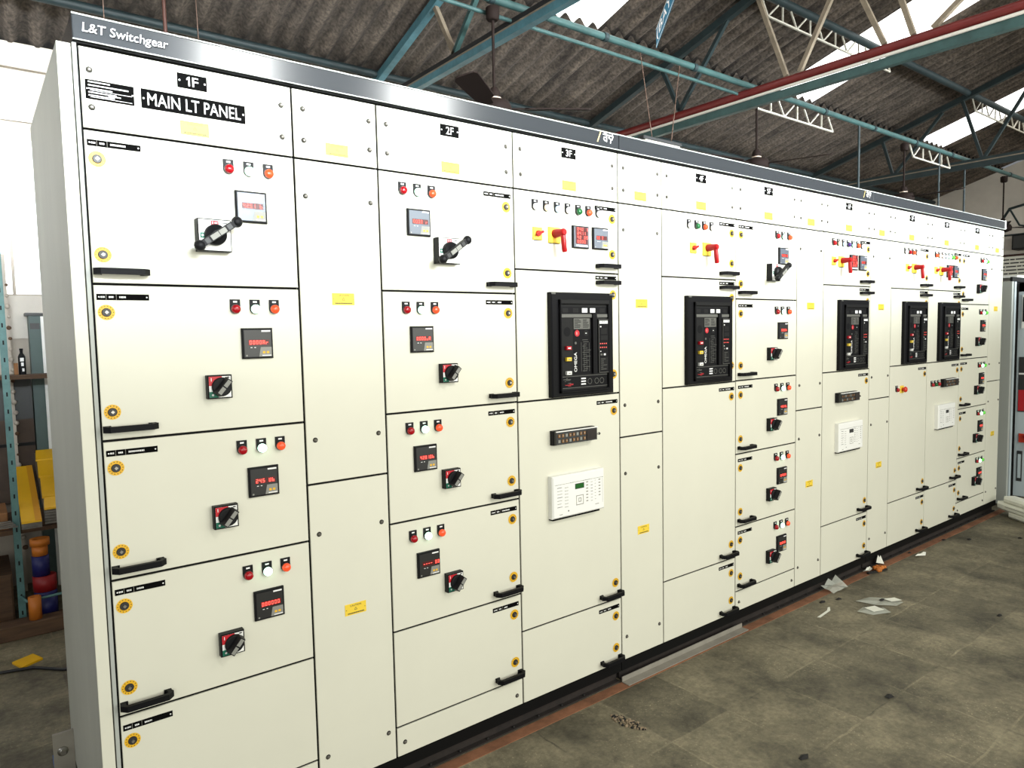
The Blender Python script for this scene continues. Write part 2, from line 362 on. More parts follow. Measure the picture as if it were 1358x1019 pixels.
def pistol_mesh():
    b = MB(); b.tbox(-.033, .033, -0.008, 0, -.033, .033, 'yellow', 0.002); b.rect(-.030, .030, -.036, -.033, -0.004, 'ink')  # dark line below the yellow plate paints its shadow
    b.lathe([(0.019, 0.007), (0.018, 0.030), (0.015, 0.050), (0.015, 0.066), (0.011, 0.070)], (0, 0, 0.006), 'redplastic', 18, 'y')
    b.tube([(0, -0.056, 0.010), (0.003, -0.058, -0.03), (0.006, -0.060, -0.072), (0.0065, -0.060, -0.076)], 0.011, 'redplastic', 12, radii=[0.0105, 0.0115, 0.0115, 0.008]); return b.build('pistol_grip_switch')
def estop_mesh():
    b = MB(); b.tbox(-.026, .026, -0.006, 0, -.026, .026, 'yellow', 0.002); b.lathe([(0.012, 0.005), (0.012, 0.018), (0.020, 0.022), (0.021, 0.028), (0.016, 0.035), (0.006, 0.038)], (0, 0, 0), 'orangeknob', 18, 'y'); return b.build('emergency_stop_button')
def terminal_mesh():
    b = MB(); w, h = 0.122, 0.031
    b.box(-w, w, -0.022, 0, -h, h, 'black'); b.box(-w + .003, w - .003, -0.040, -0.020, -h + .004, h - .003, 'dgrey')
    for r in (-0.012, 0.011):
        for i in range(11):
            x = -0.105 + i * 0.021; b.box(x - .006, x + .006, -0.0425, -0.040, r - .007, r + .006, 'brass' if (i + (r > 0)) % 3 else 'grey'); b.disc(x, r, 0.0035, -0.0428, 'steel', 8)
    b.box(-w, w, -0.043, -0.038, h - .004, h, 'plastic_white'); b.rect(0.055, 0.112, -0.022, 0.020, -0.0432, 'channel')
    b.tube([(w, -0.03, -0.004), (w + .018, -0.03, -0.004)], 0.004, 'steel', 8); b.ball((w + .02, -0.03, -0.004), 0.006, 'black', 8, 6)
    return b.build('test_terminal_block')
def relay_mesh(lcd):
    b = MB(); w, h, d = 0.155, 0.092, 0.030
    b.tbox(-w, w, -d, 0, -h, h, 'plastic_white', 0.006); b.box(-w + .002, w - .03, -d + .004, 0, -h - 0.006, -h + 0.0005, 'signblack')  # black strip below the case paints its shadow line
    y = -d - .0004; rn = random.Random(3)
    x = -w + .012
    while x < w - .012: e = rn.uniform(.004, .014); b.rect(x, min(x + e, w - .01), 0.0535, 0.0555, y, 'greyink' if rn.random() < .6 else 'ink'); x += e + .002
    b.rect(-0.026, 0.028, 0.022, 0.046, y, 'dgrey'); b.rect(-0.023, 0.025, 0.025, 0.043, y - .0003, lcd)
    for (x0, x1, z0, z1) in ((-.020, .024, -.010, -.007), (-.020, .024, -.050, -.047), (-.020, -.017, -.05, -.007), (.021, .024, -.05, -.007), (-.006, .010, -.022, -.019), (-.006, .010, -.037, -.034), (-.006, -.003, -.037, -.02), (.007, .01, -.037, -.02)): b.rect(x0, x1, z0, z1, y, 'greyink')
    for i in range(7):
        z = 0.040 - i * 0.014
        b.rect(-0.130, -0.108 + rn.random() * .008, z, z + .0022, y, 'greyink' if i % 3 else 'ink'); b.rect(-0.082, -0.066, z - .004, z - .002, y, 'greyink'); b.rect(-0.086, -0.083, z - .005, z - .001, y, 'grey')
        b.rect(0.040, 0.052, z + .002, z + .007, y, 'greyink'); b.rect(0.068, 0.080, z, z + .0022, y, 'ink' if i in (1, 2, 3) else 'greyink'); b.rect(0.092, 0.10, z + .004, z + .006, y, 'greyink')
        if i < 6: b.rect(0.116, 0.128, z + .003, z + .008, y, 'greyink')
    b.disc(-0.066, -0.066, 0.0035, y, 'ink', 10); b.rect(-0.118, -0.100, -0.078, -0.075, y, 'greyink'); b.rect(0.095, 0.118, -0.064, -0.061, y, 'greyink'); b.rect(0.140, 0.1415, -0.06, 0.05, y, 'greyink')
    return b.build('protection_relay')

# circuit breaker pieces (origin: centre of the bezel)
def breaker_frame_mesh():
    b = MB(); w, h = 0.185, 0.223
    b.tbox(-w, w, -0.026, 0, -h, h, 'soft', 0.006)
    for x0, x1, z0, z1 in ((-.145, .148, .172, .192), (-.145, .148, -.205, -.195), (-.145, -.137, -.205, .19), (.140, .148, -.205, .19)): b.tbox(x0, x1, -0.040, -0.024, z0, z1, 'bdark' if z0 > .1 else 'soft', 0.003)
    b.rect(-.183, -.160, .214, .221, -0.0266, 'bgrey'); b.rect(.160, .183, .214, .221, -0.0266, 'bgrey')
    return b.build('breaker_bezel')
def breaker_face_mesh(word):
    b = MB(); y = -0.0285
    b.box(-.137, .140, -0.028, -0.020, -.195, .172, 'bdark')
    b.rect(-.134, .138, .132, .162, y, 'soft')
    for i, x in enumerate((-.125, -.065, -.012, .036, .095)): b.rect(x, x + .032, .137, .156, y - .0004, 'white' if i in (2, 3) else 'bdark')
    b.box(-.134, .138, -0.033, -0.028, .116, .130, 'bgrey')
    b.box(.043, .068, -0.040, -0.028, -.130, .134, 'soft')
    b.rect(-.134, -.070, -.130, .114, y, 'bdark'); b.disc(-.100, .055, 0.020, y - .0005, 'soft', 20)
    b.rect(-.066, .040, -.130, .114, y, 'soft'); b.rect(-.062, .034, .066, .112, y - .0006, 'bgrey')
    rn = random.Random(5)
    for i in range(7):
        for (x0, x1) in ((-.058, -.018), (-.008, .030)):
            b.rect(x0, x0 + (x1 - x0) * rn.uniform(.5, 1), .072 + i * .0055, .0745 + i * .0055, y - .001, 'bdark')
    b.disc(-.043, .048, 0.014, y - .001, 'redink', 16); b.rect(-.046, -.044, .042, .054, y - .0014, 'white')
    b.disc(.010, .048, 0.014, y - .001, 'bdark', 16); b.rect(.006, .014, .046, .049, y - .0014, 'white')
    for i in range(16):
        z = .018 - i * .009; x = -.030 + (i % 3) * .004
        b.rect(x + .018, x + .018 + rn.uniform(.018, .044), z, z + .0018, y - .0008, 'bgrey')
    for i in range(4): b.rect(-.020 + i * .016, -.0185 + i * .016, -.118, -.02 + rn.uniform(-.05, .03), y - .0008, 'bgrey')
    b.disc(-.052, .006, .006, y - .0008, 'bgrey', 10)
    if word: b.text(word, -.062, -.046, -.118, -.034, y - .001, 'white', rot=True)
    # lower strip
    b.rect(-.134, .138, -.185, -.138, y, 'soft'); b.rect(-.134, .138, -.138, -.136, y - .0004, 'bgrey'); b.rect(-.134, .138, -.187, -.185, y - .0004, 'bgrey')
    for i in range(9): b.rect(-.126 + rn.random() * .05, -.116 + rn.random() * .05, -.178 + i * .004, -.176 + i * .004, y - .0006, 'redink' if i < 3 else 'bgrey')
    for z in (-.152, -.164, -.176): b.rect(-.022, .006, z, z + .006, y - .0006, 'white')
    for x in (.030, .072, .104): b.ring(x, -.163, .011, .013, y - .0006, 'bgrey', 14)
    return b.build('breaker_front')
def trip_unit_mesh():
    b = MB(); y = -0.0392
    b.box(.078, .137, -0.039, -0.028, -.128, .108, 'soft')
    for x0, x1, z0, z1 in ((.078, .137, .106, .108), (.078, .137, -.128, -.126), (.078, .080, -.128, .108)): b.rect(x0, x1, z0, z1, y, 'bgrey')
    b.rect(.083, .134, .088, .101, y, 'white')
    for i in range(4): b.rect(.090 + i * .011, .094 + i * .011, .094, .099, y - .0004, 'ink')
    b.rect(.086, .094, .072, .078, y, 'white'); b.rect(.092, .128, .042, .068, y, 'bdark'); b.rect(.096, .124, .046, .064, y - .0004, 'bdark'); b.rect(.090, .132, .016, .036, y, 'bdark')
    for r in range(2):
        for c in range(4): b.rect(.084 + c * .012, .091 + c * .012, -.004 - r * .017, .004 - r * .017, y - .0004, 'ledbg'); b.rect(.086 + c * .012, .089 + c * .012, -.001 - r * .017, .002 - r * .017, y - .0008, 'led')
    b.rect(.086, .092, -.036, -.032, y, 'white'); b.rect(.108, .120, -.052, -.044, y, 'white'); b.rect(.088, .100, -.052, -.044, y, 'bgrey'); b.rect(.086, .132, -.118, -.062, y, 'bdark')
    for i in range(6): b.rect(.090, .090 + random.Random(i).uniform(.01, .038), -.114 + i * .009, -.112 + i * .009, y - .0004, 'bgrey')
    return b.build('trip_unit')
def breaker_button_mesh(k):
    b = MB(); b.tbox(-.014, .014, -0.014, 0, -.008, .008, k, 0.002); b.rect(-.008, .008, -.003, .002, -0.0144, 'white' if k == 'redink' else 'greyink'); return b.build('push_button')

LOCK, HANDLE, SCREW, CAUTION, SWITCH, MSWITCH, SEL, PISTOL, ESTOP, TTB = lock_mesh(), handle_mesh(), screw_mesh(), caution_mesh(), switch_mesh(), main_switch_mesh(), selector_mesh(), pistol_mesh(), estop_mesh(), terminal_mesh()
RELAY_G, RELAY_D, MFM = relay_mesh('lcd'), relay_mesh('ink'), mfm_mesh()
BFRAME, BTRIP = breaker_frame_mesh(), trip_unit_mesh(); BFACE = breaker_face_mesh('OMEGA')
BBTN = {k: breaker_button_mesh(k) for k in ('redink', 'yellow', 'plastic_white')}
TAGS = [tag_mesh(i) for i in range(5)]
LAMPS = {k: lamp_mesh(k) for k in ('l_red', 'l_orange', 'l_lit', 'l_green', 'l_lime', 'l_white', 'l_warm', 'l_blue', 'l_violet')}
LN = dict(l_red='dark red indicator lamp', l_orange='orange indicator lamp', l_lit='glowing pale green indicator lamp', l_green='dark green indicator lamp', l_lime='lime green indicator lamp',
          l_white='white indicator lamp', l_warm='pale yellow indicator lamp', l_blue='pale blue indicator lamp', l_violet='violet indicator lamp')
_mm = {}
def METER(s, face='mface'):
    if (s, face) not in _mm: _mm[(s, face)] = meter_mesh(s, face)
    return _mm[(s, face)]

# ------------------------------------------------------------------ cabinet building
G = 0.0036         # half of the gap between neighbouring fronts
TOP = 2.474
def cabinet(name, x0, w, label, cat='switchgear cabinet', group=None):
    t = thing(name, label, cat, (x0, 0, 0), group)
    b = MB(); b.box(0.001, w - 0.001, 0.0205, 0.95, 0.1, TOP - 0.003, 'side', front='dark')
    obj('carcass', b, t); return t
def front(t, name, x0, x1, z0, z1):
    b = MB(); X0, X1, Z0, Z1 = x0 + G, x1 - G, z0 + G, z1 - G
    b.tbox(X0, X1, 0.0, 0.006, Z0, Z1, 'paint', 0.0012)
    b.box(X0 + .0005, X1 - .0005, 0.006, 0.020, Z0 + .0005, Z1 - .0005, 'dark')      # edges painted black for the shade inside the gaps
    return obj(name, b, t)
def screws(d, pts):
    for x, z in pts: obj('screw', SCREW, d, (x, 0, z))
def section_plate(d, text, x0, x1, z0, z1, tx0, tx1):
    b = MB(); b.box(x0, x1, -0.002, 0, z0, z1, 'signblack'); h = z1 - z0
    a, c = z0 + h * 0.18, z1 - h * 0.18
    if text == '1F':
        b.poly([(tx0 + .005, a), (tx0 + .0095, a), (tx0 + .0095, c), (tx0 + .006, c), (tx0, c - .006), (tx0, c - .0105), (tx0 + .005, c - .0075)], -0.0026, 'white'); text = 'F'; tx0 += .016
    b.text(text, tx0, tx1, a, c, -0.0026, 'white')
    for x in (x0 + .006, x1 - .006): b.disc(x, (z0 + z1) / 2, 0.0028, -0.0024, 'white', 8)
    obj('section_sign', b, d)
def top_cover(t, w, word=None):
    d = front(t, 'top_cover', 0.012 if word == '1F' else 0, w, 2.2476, TOP - .004)
    if w > 0.5:
        screws(d, [(.037, 2.407), (.038, 2.307), (w - .035, 2.406), (w - .035, 2.307)])
        obj('caution_label', CAUTION, d, (.302, 0, 2.290))
        if word: section_plate(d, word, .26, .342, 2.404, 2.446, .285, .318)
    else:
        screws(d, [(.036, 2.407), (.036, 2.307), (w - .03, 2.407), (w - .03, 2.309)])
        obj('caution_label', CAUTION, d, (.150, 0, 2.291))
    return d
def lamps(d, x, z, keys, step=0.060):
    for i, k in enumerate(keys): obj('indicator_lamp', LAMPS[k], d, (x + i * step, 0, z), LN[k])
def std(d, side, zt, zb, n=0, tagz=0.036, lock2=True, handle=True):
    tx, lx, hx = (.087, .043, .085) if side == 'L' else (.517, .560, .524)
    obj('circuit_nameplate', TAGS[n % 5], d, (tx, 0, zt - tagz))
    obj('door_lock', LOCK, d, (lx, 0, zt - .079))
    if lock2: obj('door_lock', LOCK, d, (lx, 0, zb + .081))
    if handle: obj('door_handle', HANDLE, d, (hx, 0, zb + .034))
FR = [2.2476, 1.8264, 1.3855, 0.983, 0.5795, 0.2154, 0.1]
def feeder(name, x0, label, side, word, readings, lampk, sw_x, nswitch, mx, big=True, third='l_orange'):
    t = cabinet(name, x0, .6, label); tc = top_cover(t, .6, word)
    lx0 = 0.012 if word == '1F' else 0
    lampx = mx - .062
    for r in range(5):
        zt, zb = FR[r], FR[r + 1]
        d = front(t, 'door', lx0, .6, zb, zt); std(d, side, zt, zb, r + (0 if side == 'L' else 2))
        if r < nswitch:
            lamps(d, lampx, zt - (.063 if r == 0 else .067), lampk, 0.0605)
            obj('panel_meter', METER(readings[r], 'mface_lit' if r == 0 else 'mface'), d, (mx, 0, zt - (.173 if r == 0 else .1755)))
            if r == 0 and big: obj('main_switch', MSWITCH, d, (sw_x + .004, 0, 1.977))
            else: obj('rotary_switch', SWITCH, d, (sw_x, 0, zb + .136 if r else 1.955))
    d = front(t, 'bottom_cover', lx0, .6, .1, FR[5]); screws(d, [(.034, .152), (.566, .149)])
    return t, tc
def chamber(name, x0, label):
    t = cabinet(name, x0, .3, label); top_cover(t, .3)
    d = front(t, 'cover_panel', 0, .3, 1.1725, 2.2476); screws(d, [(.034, 2.128), (.267, 2.128), (.034, 1.322), (.268, 1.322)]); obj('caution_label', CAUTION, d, (.153, 0, 1.794))
    d = front(t, 'cover_panel', 0, .3, .1, 1.1725); screws(d, [(.034, 1.0), (.268, 1.0), (.034, .213), (.268, .211)]); obj('caution_label', CAUTION, d, (.156, 0, .711))
    return t
def breaker(t, x, z):
    b = bpy.data.objects.new('circuit_breaker', BFRAME); C.objects.link(b); b.parent = t; b.location = (x, 0, z)
    obj('breaker_front', BFACE, b); obj('trip_unit', BTRIP, b)
    for k, zz in (('redink', -.014), ('yellow', -.062), ('plastic_white', -.121)): obj('push_button', BBTN[k], b, (-.100, -.028, zz), {'redink': 'red push button', 'yellow': 'yellow push button', 'plastic_white': 'white push button'}[k])
def incomer(name, x0, label, word, lk, lx, selx, pisx, meters, ttb=None, relay=None, extra=None):
    t = cabinet(name, x0, .6, label); top_cover(t, .6, word)
    d = front(t, 'instrument_door', 0, .6, 1.9261, 2.2476)
    lamps(d, lx, 2.185, lk, 0.0605); obj('circuit_nameplate', TAGS[3], d, (.518, 0, 2.2125)); obj('door_lock', LOCK, d, (.560, 0, 2.170)); obj('door_lock', LOCK, d, (.560, 0, 2.012)); obj('door_handle', HANDLE, d, (.522, 0, 1.957))
    obj('selector_switch', SEL, d, (selx, 0, 2.076)); obj('pistol_grip_switch', PISTOL, d, (pisx, 0, 2.075))
    if meters: obj('multifunction_meter', MFM, d, (.360, 0, 2.076)); obj('panel_meter', METER('50 0', 'mface_lit'), d, (.480, 0, 2.077))
    d = front(t, 'breaker_door', 0, .6, 1.383, 1.9261)
    obj('circuit_nameplate', TAGS[1], d, (.518, 0, 1.906)); obj('door_handle', HANDLE, d, (.522, 0, 1.884)); obj('door_lock', LOCK, d, (.561, 0, 1.831)); obj('door_lock', LOCK, d, (.561, 0, 1.471))
    breaker(t, .353, 1.613)
    d = front(t, 'relay_door', 0, .6, .413, 1.383); std(d, 'R', 1.383, .413, 2, tagz=.037)
    if ttb: obj('test_terminal_block', TTB, d, (ttb, 0, 1.217))
    if relay: obj('protection_relay', relay, d, (.311, 0, .961))
    if extra: extra(d)
    d = front(t, 'cable_door', 0, .6, .1, .413); std(d, 'R', .413, .1, 4, tagz=.034)
    return t

F3 = ['l_red', 'l_lit', 'l_orange']
t1, tc1 = feeder('feeder_cabinet', 0.0, 'leftmost wide feeder cabinet carrying the MAIN LT PANEL sign, long-handled switch at top', 'L', '1F', ['4251 b', '0000Ar', '245 Ub', '000000'], F3, .331, 4, .455)
section_plate(tc1, 'MAIN LT PANEL', .162, .451, 2.328, 2.382, .178, .437)
b = MB(); b.box(.025, .144, -0.002, 0, 2.329, 2.381, 'signblack')
for z, x1 in ((2.375, .085), (2.366, .13), (2.357, .09), (2.347, .10), (2.339, .095)): b.rect(.032, x1, z - .0016, z + .0016, -0.0024, 'white')
b.rect(.036, .138, 2.352, 2.353, -.0024, 'white'); b.rect(.036, .138, 2.334, 2.335, -.0024, 'white'); b.rect(.08, .11, 2.3425, 2.345, -.0026, 'white')
for x in (.029, .140): b.disc(x, 2.356, .002, -.0024, 'white', 8)
obj('rating_plate', b, tc1)
b = MB(); b.box(0.0005, .0105, 0.004, 0.0204, .1, TOP, 'frame'); obj('frame_post', b, t1)
b = MB(); b.tbox(-.036, -.0035, 0.0, 0.95, .06, 2.468, 'paint', 0.001); b.add([(-.0364, .006, .06), (-.0364, .006, 2.467), (-.0364, .949, 2.467), (-.0364, .949, .06)], [(0, 1, 2, 3)], 'side'); obj('side_panel', b, t1, label='plain grey end side panel')
b = MB(); b.box(-.105, -.037, .84, .852, .03, .185, 'galv'); b.lathe([(.018, 0), (.018, .006), (.011, .006), (.010, .02)], (-.075, .84, .115), 'steel', 10, 'y'); obj('lifting_bracket', b, t1, label='rusty bracket with bolt')
chamber('cable_chamber', .6, 'narrow blank cable chamber between the MAIN LT PANEL cabinet and the 2F cabinet')
b = MB()
feeder('feeder_cabinet', .9, 'wide feeder cabinet with section sign 2F and long-handled black switch at top', 'R', '2F', ['0000 r', '0000uA', '42810b', '---- 03'], F3, .262, 4, .155)
def e7(d): lamps(d, .105, 1.213, ['l_red']); obj('emergency_stop_button', ESTOP, d, (.186, 0, 1.212))
def e8(d): lamps(d, .086, 1.214, ['l_red', 'l_green', 'l_red'], .058)
incomer('breaker_cabinet', 1.5, 'breaker cabinet with section sign 3F and white relay with green screen', '3F', ['l_white', 'l_warm', 'l_blue', 'l_white', 'l_green', 'l_orange', 'l_white'], .108, .119, .211, True, .293, RELAY_G)
chamber('cable_chamber', 2.1, 'narrow blank cable chamber between the 3F and 4F breaker cabinets')
incomer('breaker_cabinet', 2.4, 'breaker cabinet with section sign 4F, plain lower doors and no relay', '4F', ['l_white', 'l_green', 'l_orange', 'l_white'], .203, .236, .345, False)
feeder('feeder_cabinet', 3.0, 'wide feeder cabinet with section sign 5F, right of the 4F breaker cabinet', 'L', '5F', ['4258 0', '0000Ar', '42815b', '000000', '000000'], F3, .330, 5, .447)
chamber('cable_chamber', 3.6, 'narrow blank cable chamber between the 5F cabinet and the 6F breaker cabinet')
incomer('breaker_cabinet', 3.9, 'breaker cabinet with section sign 6F, white relay with dark screen, narrow blank chambers both sides', '6F', ['l_red', 'l_warm', 'l_blue', 'l_violet', 'l_lit', 'l_orange', 'l_white'], .108, .115, .205, True, .275, RELAY_D)
chamber('cable_chamber', 4.5, 'narrow blank cable chamber between the 6F and 7F breaker cabinets')
incomer('breaker_cabinet', 4.8, 'breaker cabinet with section sign 7F and orange emergency stop button', '7F', ['l_white', 'l_red', 'l_orange', 'l_white'], .200, .240, .345, False, extra=e7)
incomer('breaker_cabinet', 5.4, 'breaker cabinet with section sign 8F, right of the emergency stop button', '8F', ['l_orange', 'l_warm', 'l_white', 'l_blue', 'l_lit', 'l_lime', 'l_orange'], .108, .119, .211, True, .372, RELAY_D, e8)
feeder('feeder_cabinet', 6.0, 'wide feeder cabinet with section sign 9F, near the far right end', 'L', '9F', ['2451 0', '0000Ar', '42815b', '000000', '000000'], ['l_red', 'l_lit', 'l_lime'], .355, 5, .462, big=False)
chamber('cable_chamber', 6.6, 'last narrow blank cable chamber at the far right end of the lineup')

# header strips and plinths: one for each shipping section
SECT = [(0.0, 2.1), (2.1, 4.5), (4.5, 6.9)]
HL = ['left', 'middle', 'right']
def brand_mark(b, x):      # slanted stroke and small script mark
    b.add([(x - .132, -.0125, 2.496), (x - .126, -.0125, 2.496), (x - .106, -.0125, 2.541), (x - .112, -.0125, 2.541)], [(0, 1, 2, 3)], 'goldline')
    def st(pts, w=.0042):
        for p, q in zip(pts, pts[1:]): b.bar((p[0], -.0122, p[1]), (q[0], -.0122, q[1]), .001, w, 'white')
    X = x - .094
    st([(X, 2.534), (X + .064, 2.532)]); st([(X + .004, 2.545), (X + .014, 2.538), (X + .026, 2.545)]); st([(X + .040, 2.542), (X + .052, 2.546), (X + .060, 2.538)])
    st([(X + .022, 2.534), (X + .022, 2.503)]); st([(X + .020, 2.522), (X + .006, 2.522), (X + .004, 2.512), (X + .014, 2.506)])
    st([(X + .044, 2.534), (X + .034, 2.522), (X + .048, 2.518), (X + .046, 2.500)]); st([(X + .062, 2.530), (X + .056, 2.516), (X + .048, 2.518)])
for i, (a, e) in enumerate(SECT):
    lab = ['dark grey metallic header strip on the left cabinets, lettered in white', 'dark grey metallic header strip over the middle cabinets 4F to 6F', 'dark grey metallic header strip over the far right cabinets 7F to 9F'][i]
    t = thing('header_strip', lab, 'header strip', (0, 0, 0))
    b = MB(); b.tbox(a + .0015, e - .0015, -.010, .30, 2.4775, 2.5466, 'header', .0025); b.box(a + .003, e - .003, .001, .30, 2.4742, 2.4778, 'dark')  # dark strip paints the shadow line below the header
    o = obj('strip', b, t)
    b = MB(); b.box(a + .0015, e - .0015, -.013, -.0095, 2.5435, 2.5475, 'frame'); b.box(a + .0015, e - .0015, -.0125, -.0095, 2.4775, 2.4805, 'frame'); obj('edge_trim', b, t)
    b = MB()
    if i == 0: b.text('L&T Switchgear', .0255, .2375, 2.4925, 2.5245, -.0121, 'signblack', slant=.1)  # dark offset copy draws the drop shadow of the letters
    if i == 0: b.text('L&T Switchgear', .024, .236, 2.4985 - .004, 2.5265, -.0125, 'white', slant=.1)
    if i < 2: brand_mark(b, e - .008)
    if i < 2: obj('lettering', b, t)
    if i == 2: b.box(e - .022, e + .004, -.014, .29, 2.480, 2.552, 'plastic_white'); obj('end_cap', b, t)
    t = thing('plinth', ['black plinth under the left cabinets, rusty channel at its foot', 'black plinth under the middle cabinets 4F to 6F', 'black plinth under the far right cabinets 7F to 9F'][i], 'plinth', (0, 0, 0))
    b = MB(); b.box(a + .002, e - .002, .004, .95, .052, .0985, 'plinth'); b.box(a + .004, e - .004, .045, .94, .0, .052, 'dark'); obj('base_frame', b, t)
    b = MB(); b.box(a + .01, e - .01, .006, .044, .0, .006, 'channel'); b.box(a + .01, e - .01, .030, .044, .006, .045, 'channel')
    rn = random.Random(i)
    for k in range(14): x = a + .1 + k * (e - a - .2) / 14; b.ball((x, .016, .008), .006, 'scrap', 6, 4)
    obj('foot_channel', b, t)

# ------------------------------------------------------------------ floor and shell
def floor_material():
    m = bpy.data.materials.new('stone_slab_floor'); m.use_nodes = True; nt = m.node_tree; N = nt.nodes; Lk = nt.links; bs = N['Principled BSDF']
    def nd(t, **k):
        n = N.new(t)
        for a, v in k.items(): setattr(n, a, v)
        return n
    def mth(op, a, b=None):
        n = nd('ShaderNodeMath', operation=op)
        for i, v in enumerate((a, b)):
            if v is None: continue
            if isinstance(v, (int, float)): n.inputs[i].default_value = v
            else: Lk.new(v, n.inputs[i])
        return n.outputs[0]
    geo = nd('ShaderNodeNewGeometry'); sp = nd('ShaderNodeSeparateXYZ')
    wob = nd('ShaderNodeTexNoise'); wob.inputs['Scale'].default_value = 7; wob.inputs['Detail'].default_value = 4
    Lk.new(geo.outputs['Position'], wob.inputs['Vector']); Lk.new(geo.outputs['Position'], sp.inputs[0])
    w = mth('MULTIPLY', mth('SUBTRACT', wob.outputs['Fac'], .5), .03)
    u = mth('DIVIDE', mth('ADD', mth('ADD', sp.outputs['X'], -.015), w), .375); v = mth('DIVIDE', mth('ADD', mth('ADD', sp.outputs['Y'], .06), w), .41)
    fu, fv = mth('FLOOR', u), mth('FLOOR', v); cb = nd('ShaderNodeCombineXYZ'); Lk.new(fu, cb.inputs[0]); Lk.new(fv, cb.inputs[1])
    wn = nd('ShaderNodeTexWhiteNoise', noise_dimensions='3D'); Lk.new(cb.outputs[0], wn.inputs['Vector'])
    du = mth('ABSOLUTE', mth('SUBTRACT', mth('FRACT', u), .5)); dv = mth('ABSOLUTE', mth('SUBTRACT', mth('FRACT', v), .5))
    line = mth('GREATER_THAN', mth('MAXIMUM', du, dv), .488)
    big = nd('ShaderNodeTexNoise'); big.inputs['Scale'].default_value = 2.9; big.inputs['Detail'].default_value = 9; big.inputs['Roughness'].default_value = .68
    fine = nd('ShaderNodeTexNoise'); fine.inputs['Scale'].default_value = 38; fine.inputs['Detail'].default_value = 6; fine.inputs['Roughness'].default_value = .7
    for n in (big, fine): Lk.new(geo.outputs['Position'], n.inputs['Vector'])
    cr = nd('ShaderNodeValToRGB'); e = cr.color_ramp.elements
    e[0].position = .31; e[0].color = rgb(60, 56, 44); e[1].position = .69; e[1].color = rgb(144, 135, 110); Lk.new(big.outputs['Fac'], cr.inputs['Fac'])
    dark = mth('MULTIPLY', mth('GREATER_THAN', wn.outputs['Value'], .80), .28); isd = mth('MULTIPLY', mth('MULTIPLY', mth('GREATER_THAN', fu, 4.5), mth('LESS_THAN', fu, 5.5)), mth('MULTIPLY', mth('GREATER_THAN', fv, -1.5), mth('LESS_THAN', fv, -.5)))
    k = mth('SUBTRACT', mth('ADD', mth('MULTIPLY', wn.outputs['Value'], .16), .86), dark)
    k = mth('SUBTRACT', k, mth('MULTIPLY', isd, .33))
    spk = nd('ShaderNodeTexNoise'); spk.inputs['Scale'].default_value = 95; spk.inputs['Detail'].default_value = 3; Lk.new(geo.outputs['Position'], spk.inputs['Vector'])
    msk = nd('ShaderNodeTexNoise'); msk.inputs['Scale'].default_value = 3.1; msk.inputs['Detail'].default_value = 5; Lk.new(geo.outputs['Position'], msk.inputs['Vector'])
    sp1 = mth('MULTIPLY', mth('MULTIPLY', mth('MAXIMUM', mth('SUBTRACT', spk.outputs['Fac'], .60), 0), 9), mth('MAXIMUM', mth('MULTIPLY', mth('SUBTRACT', msk.outputs['Fac'], .42), 5), 0))
    k = mth('MULTIPLY', k, mth('ADD', mth('MULTIPLY', fine.outputs['Fac'], 1.7), .15))
    k = mth('ADD', k, sp1)
    k = mth('ADD', k, mth('MULTIPLY', line, mth('MULTIPLY', mth('SUBTRACT', msk.outputs['Fac'], .46), 2.6)))
    mx = nd('ShaderNodeMix', data_type='RGBA', blend_type='MULTIPLY'); mx.inputs[0].default_value = 1
    cc = nd('ShaderNodeCombineColor'); [Lk.new(k, cc.inputs[i]) for i in range(3)]
    Lk.new(cr.outputs['Color'], mx.inputs[6]); Lk.new(cc.outputs[0], mx.inputs[7]); Lk.new(mx.outputs[2], bs.inputs['Base Color'])
    bs.inputs['Roughness'].default_value = .62
    bp = nd('ShaderNodeBump'); bp.inputs['Strength'].default_value = .35; bp.inputs['Distance'].default_value = .006
    Lk.new(mth('SUBTRACT', fine.outputs['Fac'], mth('MULTIPLY', line, .4)), bp.inputs['Height']); Lk.new(bp.outputs['Normal'], bs.inputs['Normal']); return m
M['floor'] = floor_material()
